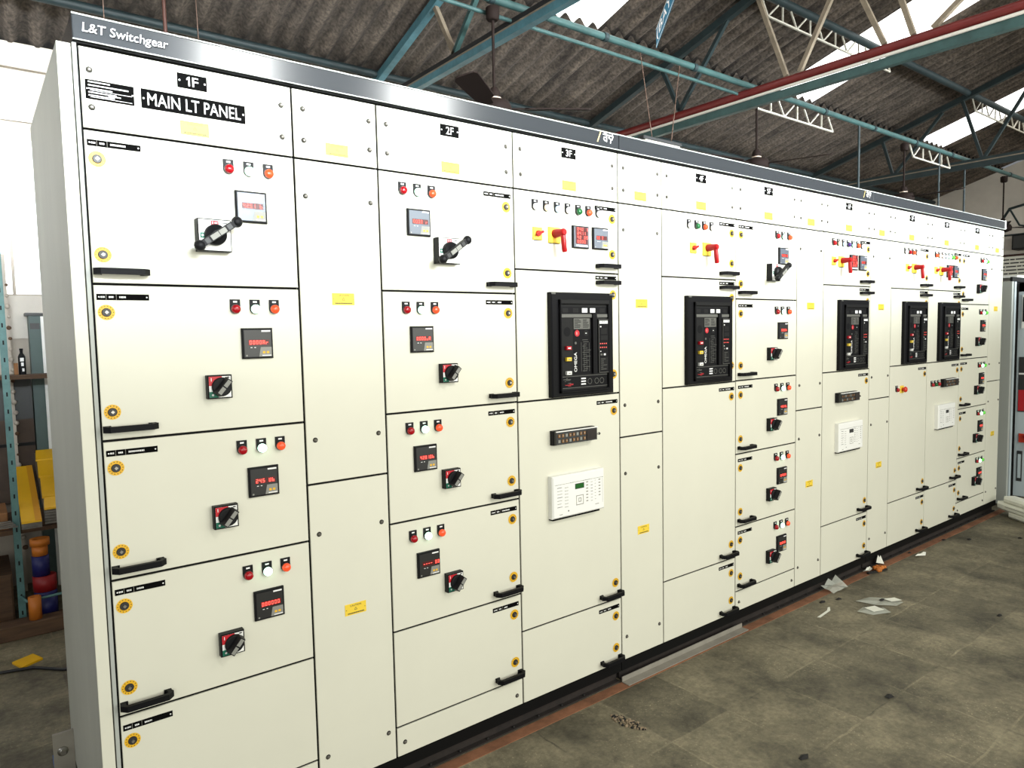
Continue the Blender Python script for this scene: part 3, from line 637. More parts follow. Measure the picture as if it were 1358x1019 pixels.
def sheet_material(name, c0, c1):
    m = bpy.data.materials.new(name); m.use_nodes = True; nt = m.node_tree; N = nt.nodes; Lk = nt.links; bs = N['Principled BSDF']
    tc = N.new('ShaderNodeTexCoord'); mp = N.new('ShaderNodeMapping'); mp.inputs['Scale'].default_value = (6, 1.3, 1.3)
    a = N.new('ShaderNodeTexNoise'); a.inputs['Scale'].default_value = 1.6; a.inputs['Detail'].default_value = 10; a.inputs['Roughness'].default_value = .72
    Lk.new(tc.outputs['Object'], mp.inputs[0]); Lk.new(mp.outputs[0], a.inputs['Vector'])
    r = N.new('ShaderNodeValToRGB'); r.color_ramp.elements[0].position = .30; r.color_ramp.elements[0].color = c0; r.color_ramp.elements[1].position = .72; r.color_ramp.elements[1].color = c1
    Lk.new(a.outputs['Fac'], r.inputs['Fac'])
    f = N.new('ShaderNodeTexNoise'); f.inputs['Scale'].default_value = 45; f.inputs['Detail'].default_value = 5; Lk.new(tc.outputs['Object'], f.inputs['Vector'])
    mr = N.new('ShaderNodeMapRange'); mr.inputs['From Min'].default_value = .35; mr.inputs['From Max'].default_value = .65; mr.inputs['To Min'].default_value = .45; mr.inputs['To Max'].default_value = 1.1; Lk.new(f.outputs['Fac'], mr.inputs['Value'])
    mx = N.new('ShaderNodeMix'); mx.data_type = 'RGBA'; mx.blend_type = 'MULTIPLY'; mx.inputs[0].default_value = 1
    cc = N.new('ShaderNodeCombineColor'); [Lk.new(mr.outputs[0], cc.inputs[i]) for i in range(3)]
    Lk.new(r.outputs['Color'], mx.inputs[6]); Lk.new(cc.outputs[0], mx.inputs[7]); Lk.new(mx.outputs[2], bs.inputs['Base Color']); bs.inputs['Roughness'].default_value = .85
    ao = N.new('ShaderNodeAmbientOcclusion'); ao.samples = 6; ao.inputs['Distance'].default_value = .07  # occlusion shade of the corrugation valleys painted into the base colour
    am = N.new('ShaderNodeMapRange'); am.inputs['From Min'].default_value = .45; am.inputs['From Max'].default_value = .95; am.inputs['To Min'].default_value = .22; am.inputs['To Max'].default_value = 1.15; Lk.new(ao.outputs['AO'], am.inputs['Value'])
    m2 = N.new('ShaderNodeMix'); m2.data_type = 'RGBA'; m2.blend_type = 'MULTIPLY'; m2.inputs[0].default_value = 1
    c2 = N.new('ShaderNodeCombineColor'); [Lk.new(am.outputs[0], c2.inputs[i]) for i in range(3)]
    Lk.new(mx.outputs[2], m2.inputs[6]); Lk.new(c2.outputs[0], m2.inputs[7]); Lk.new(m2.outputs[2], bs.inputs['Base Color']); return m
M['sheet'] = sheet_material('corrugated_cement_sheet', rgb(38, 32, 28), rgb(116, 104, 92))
M['wall'] = mat('whitewashed_wall', rgb(178, 169, 156), 0.8, var=0.10, vscale=2.2)
M['wallgrey'] = mat('grey_plaster', rgb(206, 200, 190), 0.85, var=0.2, vscale=1.3)
m = bpy.data.materials.new('translucent_roof_sheet'); m.use_nodes = True; bb = m.node_tree.nodes['Principled BSDF']
bb.inputs['Base Color'].default_value = (.9, .9, .88, 1); bb.inputs['Emission Color'].default_value = (1, 1, .98, 1); bb.inputs['Emission Strength'].default_value = 2.2; M['skylight'] = m
m = bpy.data.materials.new('bright_window_pane'); m.use_nodes = True; bb = m.node_tree.nodes['Principled BSDF']
bb.inputs['Base Color'].default_value = (.9, .92, .95, 1); bb.inputs['Emission Color'].default_value = (.95, .98, 1, 1); bb.inputs['Emission Strength'].default_value = .75; M['pane'] = m

YW, ZE, SL = 3.6, 3.70, 0.30
def roof_z(y): return ZE + SL * (YW - y)
XL, XR = -4.0, 13.2
struct('floor', MB().box(XL, XR, -7.0, YW, -.1, 0.0, 'floor'), 'worn grey stone slab floor')
b = MB(); b.box(XL, XR, YW, YW + .2, 0, ZE - .02, 'wall')
b.box(XL, XR, YW - .05, YW + .01, 3.50, 3.56, 'wall'); b.box(XL, XR, YW - .03, YW + .01, 3.155, 3.185, 'wallgrey'); b.box(XL, XR, YW - .02, YW + .01, 1.70, 1.99, 'wallgrey')
struct('wall_back', b, 'whitewashed back wall with ledges')
b = MB(); z0 = roof_z(-7)
b.add([(XR, YW, 0), (XR, -2.2, 0), (XR, -2.2, roof_z(-2.2)), (XR, YW, ZE), (XR + .2, YW, 0), (XR + .2, -2.2, 0), (XR + .2, -2.2, roof_z(-2.2)), (XR + .2, YW, ZE)], [(0, 1, 2, 3), (4, 7, 6, 5), (1, 5, 6, 2), (3, 2, 6, 7)], 'wallgrey')
struct('wall_right', b, 'stained grey end wall under the roof')
def corrugated(b, x0, x1, y0, y1, dz, k, pitch=.152, amp=.030):
    n = max(4, int(round((x1 - x0) / pitch * 8))); vs = []; ny = 6
    for j in range(ny):
        y = y0 + (y1 - y0) * j / (ny - 1)
        for i in range(n + 1):
            x = x0 + (x1 - x0) * i / n; vs.append((x, y, roof_z(y) + dz + amp * math.cos(2 * math.pi * x / pitch)))
    fs = [(j * (n + 1) + i, j * (n + 1) + i + 1, (j + 1) * (n + 1) + i + 1, (j + 1) * (n + 1) + i) for j in range(ny - 1) for i in range(n)]
    b.add(vs, fs, k, True)
YZ = 2.02; SKY = [(3.50, 4.06), (6.72, 7.46), (10.22, 10.92)]
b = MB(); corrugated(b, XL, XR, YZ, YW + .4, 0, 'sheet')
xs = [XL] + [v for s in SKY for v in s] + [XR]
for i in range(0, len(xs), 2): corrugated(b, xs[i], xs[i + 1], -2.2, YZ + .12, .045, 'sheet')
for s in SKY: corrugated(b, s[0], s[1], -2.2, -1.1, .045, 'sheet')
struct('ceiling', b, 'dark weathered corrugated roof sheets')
for i, s in enumerate(SKY):
    b = MB(); corrugated(b, s[0], s[1], -1.1, YZ + .11, .047, 'skylight'); struct('window_%d' % (i + 1), b, 'bright translucent roof sheet')
b = MB(); b.box(-.42, .17, 3.575, 3.598, 2.0, 3.03, 'pane'); b.box(-.44, .19, 3.57, 3.599, 3.03, 3.06, 'wall'); b.box(-.005, .012, 3.56, 3.60, 1.99, 3.03, 'wall')
struct('window_4', b, 'bright whitened window in the back wall')

# ------------------------------------------------------------------ roof steelwork
def truss(x, label, chordk, strutk, struts, parts=None, zc=3.555):
    t = thing('roof_truss', label, 'roof truss', (x, 0, 0))
    b = MB(); b.box(-.025, .025, -2.0, YW, zc - (.047 if x < 4 else .06), zc, chordk)
    if x != 4.90: b.box(-.022, .022, -2.0, YW, zc, zc + .014, 'tan'); b.box(-.024, .024, -2.0, YW, zc + .014, zc + .044, 'dark' if x < 4 else 'dteal')
    obj('bottom_chord', b, t)
    b = MB(); b.bar((0, YW, roof_z(YW) - .10), (0, -2.0, roof_z(-2.0) - .10), .055, .06, 'tealL' if x < 4 else 'dteal'); obj('rafter', b, t)
    for (p, q, k) in struts:
        b = MB(); b.bar((0, p[0], p[1]), (0, q[0], q[1]), .032, .032, k); obj('strut', b, t)
    return t
truss(2.52, 'teal roof truss hanging nearest, above the 2F cabinet', 'tealL', 'tan', [((1.92, 3.59), (2.17, 4.02), 'tan'), ((1.95, 3.59), (1.25, 4.28), 'teal'), ((.9, 3.59), (1.2, 4.3), 'tan'), ((.9, 3.59), (.2, 4.6), 'teal')])
truss(4.90, 'teal roof truss that carries the long red pipe', 'teal', 'tan', [((.86, 3.623), (1.12, 4.33), 'tan'), ((.75, 3.623), (.23, 4.6), 'tan'), ((.12, 3.623), (.50, 4.5), 'tan'), ((-.07, 3.623), (.24, 4.6), 'tan'), ((-.19, 3.623), (-1.1, 4.32), 'tan'), ((1.9, 3.623), (2.1, 4.05), 'dteal'), ((1.9, 3.623), (1.4, 4.24), 'dteal')], zc=3.52)
truss(9.2, 'dark far roof truss near the grey end wall', 'dteal', 'dteal', [((.96, 3.57), (1.19, 4.31), 'dteal'), ((.96, 3.57), (.40, 4.5), 'dteal'), ((1.96, 3.57), (2.1, 4.03), 'dteal'), ((1.96, 3.57), (1.40, 4.22), 'dteal')])
solo('pipe', MB().tube([(4.90, YW - .02, 3.582), (4.90, -2.0, 3.582)], .036, 'redpipe', 14), 'long dark red pipe lying on a roof truss', 'pipe')
solo('conduit', MB().tube([(4.868, YW - .02, 3.532), (4.868, -2.0, 3.532)], .0115, 'conduit', 10), 'thin white conduit running under the long red pipe', 'conduit')
b = MB(); b.tube([(XL, 1.2, 3.646), (XR, 1.2, 3.646)], .0235, 'teal', 12)
t = thing('tie_pipe', 'long teal tie pipe running above the cabinets, fans hang from it', 'tie pipe')
obj('pipe', b, t)
obj('lower_pipe', MB().tube([(XL, 1.265, 3.588), (4.84, 1.265, 3.588)], .013, 'teal', 10), t)
for i in range(15):
    x = -1.5 + i * .95; obj('coupling', MB().lathe([(.030, -.018), (.030, .018)], (0, 0, 0), 'dteal', 12), t, (x, 1.2, 3.646), rot=(0, math.pi / 2, 0))
solo('purlin', MB().tube([(XL, 3.05, roof_z(3.05) - .07), (XR, 3.05, roof_z(3.05) - .07)], .03, 'dteal', 10), 'dark teal purlin under the roof edge close to the back wall', 'purlin')
solo('purlin', MB().tube([(XL, 1.12, roof_z(1.12) - .075), (XR, 1.12, roof_z(1.12) - .075)], .036, 'dteal', 10), 'dark teal purlin high under the roof, straight above the tie pipe', 'purlin')
def lattice(x0, x1, zt, zb, y, label, k):
    b = MB(); b.bar((x0, y, zb), (x1, y, zb), .014, .014, k); n = int((x1 - x0) / .2)
    for i in range(n + 1):
        x = x0 + i * (x1 - x0) / n; b.bar((x, y, zb), (x - (.0 if i % 2 else .09), y, zt), .012, .012, k)
        if i % 2 == 0 and i < n: b.bar((x, y, zb), (x + .15, y, zt), .012, .012, k)
    solo('lattice_girder', b, label, 'girder')
lattice(5.02, 6.25, 3.607, 3.487, 1.2, 'pale lattice girder under the tie pipe, right of the red pipe', 'palebar')
lattice(7.95, 8.92, 3.607, 3.487, 1.2, 'pale lattice girder under the tie pipe at the far end', 'palebar')
lattice(5.05, 7.2, roof_z(1.12) - .117, roof_z(1.12) - .24, 1.12, 'lattice girder under the high purlin, beside the large middle skylight', 'palebar')
lattice(9.4, 12.6, roof_z(1.12) - .117, roof_z(1.12) - .24, 1.12, 'lattice girder under the high purlin, across the farthest skylight', 'palebar')
# hanging fans
def fan(x, zb, angs, label, sc_=1.0):
    t = thing('ceiling_fan', label, 'ceiling fan', (x, 1.2, 0), 'ceiling fans along the tie pipe')
    obj('canopy', MB().lathe([(.030, 3.52), (.040, 3.53), (.042, 3.59), (.03, 3.6)], (0, 0, 0), 'fan', 16), t)
    obj('downrod', MB().tube([(0, 0, zb + .12), (0, 0, 3.53)], .009, 'fan', 10), t)
    b = MB(); b.lathe([(.020, zb + .13), (.034, zb + .11), (.038, zb + .085), (.036, zb + .07)], (0, 0, 0), 'fan', 16); b.lathe([(.0395, zb + .066), (.0395, zb + .072)], (0, 0, 0), 'fanring', 16)
    b.lathe([(.036, zb + .06), (.09, zb + .045), (.105, zb + .01), (.10, zb - .03), (.05, zb - .05)], (0, 0, 0), 'fan', 22); obj('motor', b, t)
    for a in angs:
        a = math.radians(a); u = Vector((math.cos(a), math.sin(a), 0)); v = Vector((-u.y, u.x, .22)).normalized(); b = MB(); z = Vector((0, 0, zb + .01)); vs = []
        for r, w in ((.10, .022), (.18, .03), (.2, .055), (.40, .062), (.55, .066), (.58, .052), (.585, .03)):
            for s in (-1, 1):
                for h in (.004, -.004): vs.append(z + u * r + v * w * s + Vector((0, 0, h)))
        fs = []
        for i in range(6):
            o = i * 4; fs += [(o, o + 2, o + 6, o + 4), (o + 1, o + 5, o + 7, o + 3), (o, o + 4, o + 5, o + 1), (o + 2, o + 3, o + 7, o + 6)]
        fs += [(0, 1, 3, 2), (24, 26, 27, 25)]; b.add(vs, fs, 'fan'); obj('blade', b, t)
fan(2.31, 3.00, (218, 328, 95), 'brown ceiling fan hanging nearest, above the 2F and 3F cabinets')
fan(5.02, 3.02, (170, 290, 50), 'ceiling fan hanging behind the header, below the red pipe')
fan(7.74, 3.02, (150, 270, 30), 'ceiling fan hanging third along the tie pipe')
fan(10.65, 2.92, (200, 320, 80), 'farthest ceiling fan, above the right end of the cabinets')
def chain(p, q, label, k='chain'):
    b = MB(); p = Vector(p); q = Vector(q); n = max(4, int((q - p).length / .028))
    for i in range(n):
        c0 = p + (q - p) * (i / n); c1 = p + (q - p) * ((i + .95) / n); w = .006 if i % 2 else .0035
        b.bar(c0, c1, w, .007 - w * .5, k)
    return solo('chain', b, label, 'chain', group='hanging chains')
solo('lamp_fitting', MB().tbox(3.60, 4.02, 1.17, 1.23, 3.025, 3.05, 'dgrey', .004).box(3.62, 4.0, 1.175, 1.225, 3.018, 3.026, 'palebar'), 'narrow lamp fitting hung on two chains over the 3F cabinet', 'lamp')
chain((3.60, 1.2, 3.6235), (3.72, 1.2, 3.05), 'left one of the two chains holding the narrow lamp fitting'); chain((4.03, 1.2, 3.6235), (3.93, 1.2, 3.05), 'right one of the two chains holding the narrow lamp fitting')
chain((.95, 2.4, 3.97), (.97, 2.4, 2.9), 'thin chain hanging from the roof above the narrow chamber beside 2F')
chain((.45, 2.4, 3.97), (.46, 2.4, 2.9), 'thin rusty chain hanging from the roof above the MAIN LT PANEL cabinet')
solo('hanging_rod', MB().tube([(.78, 2.4, 2.8), (.77, 2.4, 4.02)], .011, 'rod', 8), 'brown rod hanging from the roof between two thin chains', 'rod')
for x, lab in ((6.75, 'thin dark drop rod on the tie pipe, just left of the third fan'), (8.62, 'dark drop rod at the far pale lattice girder'), (9.35, 'dark drop rod right of the far pale lattice girder')):
    solo('drop_rod', MB().tube([(x, 1.2, 2.75), (x, 1.2, 3.6245)], .012, 'dteal', 8), lab, 'rod')
# bay sign on an inclined plate
P0 = Vector((4.285, 1.64, 3.95)); Bv = Vector((0, -.30, .50)) * 1.0; Hv = Vector((0, 0, .150))
b = MB(); n = Vector((1, 0, 0)); vs = [P0, P0 + Bv, P0 + Bv + Hv, P0 + Hv]; b.add(vs + [v + n * .004 for v in vs], [(0, 1, 2, 3), (4, 7, 6, 5), (0, 4, 5, 1), (2, 6, 7, 3), (1, 5, 6, 2), (3, 7, 4, 0)], 'signteal')
tv, tf = text_geo('(BAY - 2)'); b.add([P0 + Bv * (.03 + u * .85) + Hv * (.16 + v * .68) - n * .003 for u, v in tv], tf, 'white')
for s in (0.02, 0.94): b.add([P0 + Bv * a + Hv * s - n * .002 for a in (0, 1)] + [P0 + Bv * a + Hv * (s + .04) - n * .002 for a in (1, 0)], [(0, 1, 2, 3)], 'white')
solo('bay_sign', b, 'narrow blue sign plate with white BAY lettering under the roof', 'sign')

# ------------------------------------------------------------------ left background
t = thing('storage_rack', 'teal slotted angle storage rack against the back wall', 'rack', (0, 0, 0))
for x, y in ((-.105, 2.75), (-.95, 2.75), (.95, 2.75), (.95, 3.38), (-.95, 3.38)):
    b = MB(); b.box(x - .018, x + .018, y - .002, y + .002, .0, 2.3, 'rackteal'); b.box(x - .018, x - .014, y, y + .03, .0, 2.3, 'rackteal')
    for i in range(22): b.rect(x - .004, x + .004, .06 + i * .1, .085 + i * .1, y - .0026, 'dark')
    obj('post', b, t)
b = MB(); b.box(-.95, .95, 2.80, 3.38, .535, .56, 'wood'); obj('shelf', b, t)
b = MB(); b.box(-.95, .95, 3.15, 3.38, 1.44, 1.465, 'wood'); obj('shelf', b, t)
b = MB(); b.tube([(-.105, 2.742, .17), (-.085, 2.605, .178), (0.02, 2.60, .185), (.14, 2.60, .19), (.5, 2.60, .2), (.95, 2.742, .21)], .008, 'rackteal', 8); obj('tie_rod', b, t)
b = MB(); b.tbox(-.95, .95, 2.50, 2.60, .0, .085, 'wood', .006); b.box(-.95, .95, 2.604, 2.73, .0, .0495, 'wood'); tag(obj('timber_sleeper', b), 'brown timber sleeper on the floor at the foot of the rack', 'timber')
b = MB()
vs = []
b.box(-.085, -.045, 3.42, 3.455, .0, 2.25, 'wall'); rn = random.Random(2)
for i in range(26): z = .3 + i * .07; b.ball((-.046 + rn.uniform(-.004, .004), 3.42, z), rn.uniform(.006, .018), 'wood' if rn.random() < .5 else 'wall', 6, 4)
solo('pillar_casing', b, 'narrow cream pillar with ragged peeling edge behind the rack post', 'pillar')
b = MB(); b.box(.062, .45, 3.43, 3.56, .0, 1.850, 'cabgreen'); b.box(.045, .46, 3.415, 3.565, 1.850, 1.868, 'dgrey'); b.box(.128, .146, 3.415, 3.43, .0, 1.845, 'plastic_white'); b.rect(.068, .122, 1.76, 1.80, 3.4285, 'dgrey')
solo('storage_cupboard', b, 'green grey steel cupboard with white edge trim behind the end side panel', 'cupboard')
b = MB(); b.box(-.95, .055, 3.47, 3.49, .6, 1.43, 'boardbrown'); b.box(-.95, .055, 3.46, 3.47, 1.16, 1.43, 'dgrey'); b.box(-.95, .055, 3.455, 3.47, .98, 1.0, 'dark')
solo('back_board', b, 'brown board standing behind the rack shelves', 'board')
b = MB(); b.lathe([(.019, 0), (.020, .005), (.020, .115), (.014, .130), (.009, .138), (.009, .156), (.011, .157), (.010, .168)], (0, 0, 0), 'black', 18); b.rect(-.010, .010, .085, .108, -.0203, 'white'); b.rect(-.006, .008, .055, .078, -.0203, 'white'); b.rect(-.002, .010, .02, .04, -.0203, 'white')
solo('bottle', b, 'black bottle with white label on the upper rack shelf', 'bottle', (.003, 3.28, 1.4655))
solo('carton', MB().tbox(-.012, .010, -.02, .02, 0, .075, 'card', .002), 'small tan carton beside the black bottle', 'carton', (-.030, 3.27, 1.4655))
# tilted stacks of yellow covers
def slab(x0, x1, p, q, th, dz, k, name, label, cat, group, slotk=None, slots=()):
    b = MB(); y0, z0 = p; y1, z1 = q; z0 += dz; z1 += dz
    vs = [(x0, y0, z0), (x1, y0, z0), (x1 + .01, y1, z1), (x0 + .01, y1, z1)]; vs += [(a, c, d + th) for a, c, d in vs]
    b.add(vs, [(0, 3, 2, 1), (4, 5, 6, 7), (0, 1, 5, 4), (1, 2, 6, 5), (2, 3, 7, 6), (3, 0, 4, 7)], k)
    for s, w in slots:
        f = lambda t, xx, e: (xx + .01 * t, y0 + (y1 - y0) * t, z0 + (z1 - z0) * t + th + e)
        b.add([f(s, x0 - .001, .001), f(s, x1 + .001, .001), f(s + w, x1 + .001, .001), f(s + w, x0 - .001, .001)], [(0, 1, 2, 3)], slotk)
    return solo(name, b, label, cat, group=group)
g1 = 'aluminium strips in the front stack'
for i in range(3): slab(-.086, .012, (2.60, .600), (3.36, .815), .009, i * .0105, 'alu', 'metal_strip', ['lowest strip in the stack under the ridged yellow cover', 'middle strip in the stack under the ridged yellow cover', 'topmost grey strip directly under the ridged yellow cover'][i], 'strip', g1)
b = MB()
slab(-.086, .012, (2.60, .6325), (3.36, .8475), .010, 0, 'ychan', 'yellow_cover', 'long yellow cover on the front stack, with a darker fold along it', 'yellow cover', 'yellow covers on the rack')
_o = bpy.data.objects['yellow_cover']; b = MB(); b.add([(-.020, 2.599, .6434), (.0125, 2.599, .6434), (.0225, 3.36, .8586), (-.010, 3.36, .8586)], [(0, 1, 2, 3)], 'yfold'); obj('folded_flange', b, _o)
g2 = 'aluminium strips in the rear stack'
for i in range(5): slab(.030, .125, (2.66, .600), (3.38, .855), .013, i * .0165, 'alu', 'metal_strip', ['bottom strip of the stack with four yellow covers', 'second strip up in the stack with four yellow covers', 'middle strip in the stack with four yellow covers', 'fourth strip up in the stack with four yellow covers', 'topmost strip under the four yellow covers'][i], 'strip', g2)
for i, (a, e) in enumerate(((0, .16), (.18, .50), (.52, .80), (.82, 1.0))):
    f = lambda s: (2.66 + .72 * s, .6845 + .255 * s)
    slab(.030 + .01 * a, .125 + .01 * a, f(a), f(e), .012, 0, 'ychan', 'yellow_cover', ['front short yellow cover on the stack beside the end side panel', 'second yellow cover from the front on the stack beside the end panel', 'third yellow cover from the front on the stack beside the end panel', 'rearmost short yellow cover on the stack beside the end panel'][i], 'yellow cover', 'yellow covers on the rack')
# shelves contents
def roll(x, y, z, r, h, k, label, hole=.45):
    b = MB(); b.lathe([(r * hole, h), (r * hole, 0), (r, 0), (r, h), (r * hole, h), (r * hole, h * .9)], (0, 0, 0), k, 24); b.disc
    solo('tape_roll', b, label, 'tape roll', (x, y, z), group='tape rolls under the rack shelf')
roll(.012, 2.68, .05, .058, .118, 'tape_b', 'blue tape roll at the bottom of the stack of rolls')
roll(.012, 2.68, .170, .058, .034, 'tape_b', 'thin dark blue roll second from the bottom of the stack')
roll(.010, 2.68, .206, .060, .090, 'tape_r', 'red tape roll in the middle of the stack of rolls')
roll(-.004, 2.68, .298, .044, .118, 'tape_b', 'tall dark blue roll above the red tape roll')
roll(-.004, 2.68, .418, .040, .058, 'tape_o', 'orange tape roll under the topmost one')
roll(-.002, 2.68, .478, .050, .040, 'tape_o', 'topmost orange tape roll of the stack')
solo('tape_roll', MB().lathe([(.014, .13), (.014, 0), (.032, 0), (.032, .13), (.014, .13), (.014, .12)], (0, 0, 0), 'tape_o', 20), 'tall orange tape roll standing alone beside the rack post', 'tape roll', (-.052, 2.552, .0855), group='tape rolls under the rack shelf')
solo('carton', MB().tbox(-.40, -.14, 2.85, 3.2, .561, .66, 'card', .004), 'flat brown carton on the lower rack shelf left of the post', 'carton')
for i in range(4): solo('metal_strip', MB().bar((-.5, 2.79 - i * .012, .585 + i * .012), (-.10 - i * .01, 2.72 - i * .012, .60 + i * .014), .012, .008, 'alu'), ['lowest loose strip beside the rack post', 'second loose strip up beside the rack post', 'third loose strip up beside the rack post', 'topmost loose strip beside the rack post'][i], 'strip', group='loose strips left of the post')
b = MB(); b.tbox(-.9, -.14, 2.8, 3.3, .0, .30, 'wood', .01); solo('wooden_crate', b, 'dark wooden crate on the floor under the rack, left of the post', 'crate')
b = MB(); b.add([(-.185, 2.164, .004), (-.148, 2.058, .004), (-.054, 2.12, .004), (-.091, 2.215, .004), (-.185, 2.164, .014), (-.148, 2.058, .014), (-.054, 2.12, .014), (-.091, 2.215, .014)], [(4, 5, 6, 7), (0, 1, 5, 4), (1, 2, 6, 5), (2, 3, 7, 6), (3, 0, 4, 7)], 'ychan'); b.v = [(x, y, z - .004) for x, y, z in b.v]
solo('yellow_sheet', b, 'small yellow sheet lying on the floor left of the cabinets', 'sheet')
solo('cable', MB().tube([(-1.2, 1.9, .008), (-.6, 2.07, .008), (-.35, 2.055, .008), (-.239, 2.062, .008), (-.17, 2.045, .008), (-.099, 2.02, .008), (.016, 1.90, .008), (.25, 1.75, .008)], .008, 'cable', 8), 'black cable lying on the floor behind the end side panel', 'cable')
b = MB(); b.tbox(-.10, -.042, .90, 1.0, 0, .03, 'blue', .004); solo('plastic_block', b, 'blue plastic piece on the floor at the lower left corner', 'block')

# ------------------------------------------------------------------ floor debris and strips
solo('rust_strip', MB().box(-.3, 7.0, -.058, -.004, 0, .003, 'rust'), 'rusty red strip set in the floor along the plinth', 'strip')
b = MB(); b.box(2.09, 3.05, -.052, -.006, .0032, .007, 'galv'); b.box(2.09, 3.05, -.010, -.006, .007, .030, 'galv'); solo('metal_angle', b, 'grey steel angle bar lying against the plinth under 4F', 'bar')
b = MB(); rn = random.Random(11)
for i in range(150):
    a = rn.uniform(-.0, 1); w = .030 * (1 - (2 * a - 1) ** 2) + .004
    b.ball((1.845 + .03 * a + rn.uniform(-w, w), -.175 - .165 * a, .001), rn.uniform(.003, .0075), 'rubble' if rn.random() < .72 else 'scrap', 5, 4)
o = solo('rubble_patch', b, 'broken patch of rubble in the slab floor', 'rubble'); o['kind'] = 'stuff'
def sheet(name, pts, k, label, cat, z=.004, crumple=.006, deco=None):
    b = MB(); n = len(pts); rn = random.Random(len(label)); cx = sum(p[0] for p in pts) / n; cy = sum(p[1] for p in pts) / n
    vs = [(x, y, z - .002 + rn.random() * crumple) for x, y in pts] + [(cx, cy, z + crumple)] + [((x + cx) / 2, (y + cy) / 2, z + rn.random() * crumple * 1.6) for x, y in pts]
    fs = []
    for i in range(n): j = (i + 1) % n; fs += [(i, j, n + 1 + j, n + 1 + i), (n + 1 + i, n + 1 + j, n)]
    b.add(vs, fs, k)
    if deco: deco(b, cx, cy, z + crumple * 1.7)
    return solo(name, b, label, cat)
def deco1(b, cx, cy, z): b.add([(cx - .04, cy - .02, z), (cx + .035, cy - .045, z), (cx + .055, cy + .02, z), (cx - .02, cy + .045, z)], [(0, 1, 2, 3)], 'paper')
sheet('plastic_packet', [(3.745, -.31), (3.77, -.39), (3.885, -.44), (3.915, -.385), (3.84, -.30)], 'poly', 'small clear plastic packet with white slip, nearer of the two packets', 'packet', deco=deco1)
def deco2(b, cx, cy, z): b.add([(cx + .02, cy - .05, z), (cx + .09, cy - .08, z), (cx + .10, cy - .03, z), (cx + .03, cy - .0, z)], [(0, 1, 2, 3)], 'paper')
sheet('plastic_packet', [(3.89, -.23), (3.93, -.325), (4.0, -.42), (4.09, -.42), (4.09, -.34), (4.02, -.25)], 'poly', 'pale torn plastic packet, farther of the two packets', 'packet', deco=deco2)
b = MB(); rn = random.Random(4)
for i in range(5):
    for j in range(4): pass
vs = [(3.90 + i * .045, .0 - j * .028 - .004, .006 + (.07 - .02 * j) * rn.uniform(.3, 1)) for i in range(5) for j in range(4)]
b.add(vs, [(i * 4 + j, i * 4 + j + 1, i * 4 + j + 5, i * 4 + j + 4) for i in range(4) for j in range(3)], 'poly'); solo('plastic_bag', b, 'crumpled clear plastic bag leaning on the plinth below the chamber left of 6F', 'bag')
b = MB(); rn = random.Random(9)
for i in range(14): b.ball((4.56 + rn.uniform(-.05, .05), -.05 + rn.uniform(-.03, .02), .014 + rn.uniform(0, .012)), rn.uniform(.010, .018), 'orange', 6, 4)
b.bar((4.42, -.05, .010), (4.60, -.09, .010), .02, .01, 'scrap'); solo('orange_wrapper', b, 'crumpled orange wrapper on the floor by the plinth', 'wrapper')
sheet('paper_scrap', [(4.62, -.012), (4.70, -.03), (4.72, .0), (4.66, .002)], 'paper', 'white paper scrap standing by the orange wrapper', 'paper', crumple=.05)
sheet('paper_scrap', [(4.42, -.02), (4.51, -.04), (4.52, -.015), (4.45, -.005)], 'paper', 'white paper scrap left of the orange wrapper', 'paper', crumple=.03)
solo('paper_strip', MB().add([(3.50, -.20, .002), (3.51, -.215, .002), (3.65, -.20, .002), (3.70, -.17, .002), (3.685, -.165, .002), (3.64, -.185, .002)], [(0, 1, 2, 5), (5, 2, 3, 4)], 'paper'), 'bent white paper strip on the floor under 5F', 'paper')
sheet('paper_scrap', [(5.02, -.10), (5.12, -.13), (5.18, -.11), (5.08, -.085)], 'paper', 'folded white paper scrap on the floor in front of 7F', 'paper', crumple=.012)
rn = random.Random(21); SCR = [((4.08, -.06), 'above the nearer plastic packet'), ((3.86, -.14), 'between the plastic bag and the packets'), ((3.74, -.10), 'just below the plastic bag'), ((5.10, -.03), 'on the rust strip beneath 7F'), ((5.62, -.06), 'beneath the 8F cabinet'), ((5.78, -.18), 'on open floor in front of 8F'), ((6.1, -.42), 'on open floor in front of 9F'), ((4.01, -.33), 'on the farther plastic packet'), ((2.92, -.86), 'on the bare floor, front right'), ((2.2, -.86), 'near the bottom edge of the picture'), ((4.3, -.85), 'by the right edge of the picture')]
for (x, y), w in SCR:
    b = MB(); k = 5; pts = [(x + (.022 + .014 * rn.random()) * math.cos(2 * math.pi * i / k), y + (.010 + .010 * rn.random()) * math.sin(2 * math.pi * i / k)) for i in range(k)]
    zz = .012 if '(farther' in w or 'farther' in w else 0
    b.add([(a, c, .002 + zz) for a, c in pts] + [(x, y, .011 + zz)], [(i, (i + 1) % k, k) for i in range(k)], 'scrap'); solo('debris_chip', b, 'small black chip of debris ' + w, 'debris')

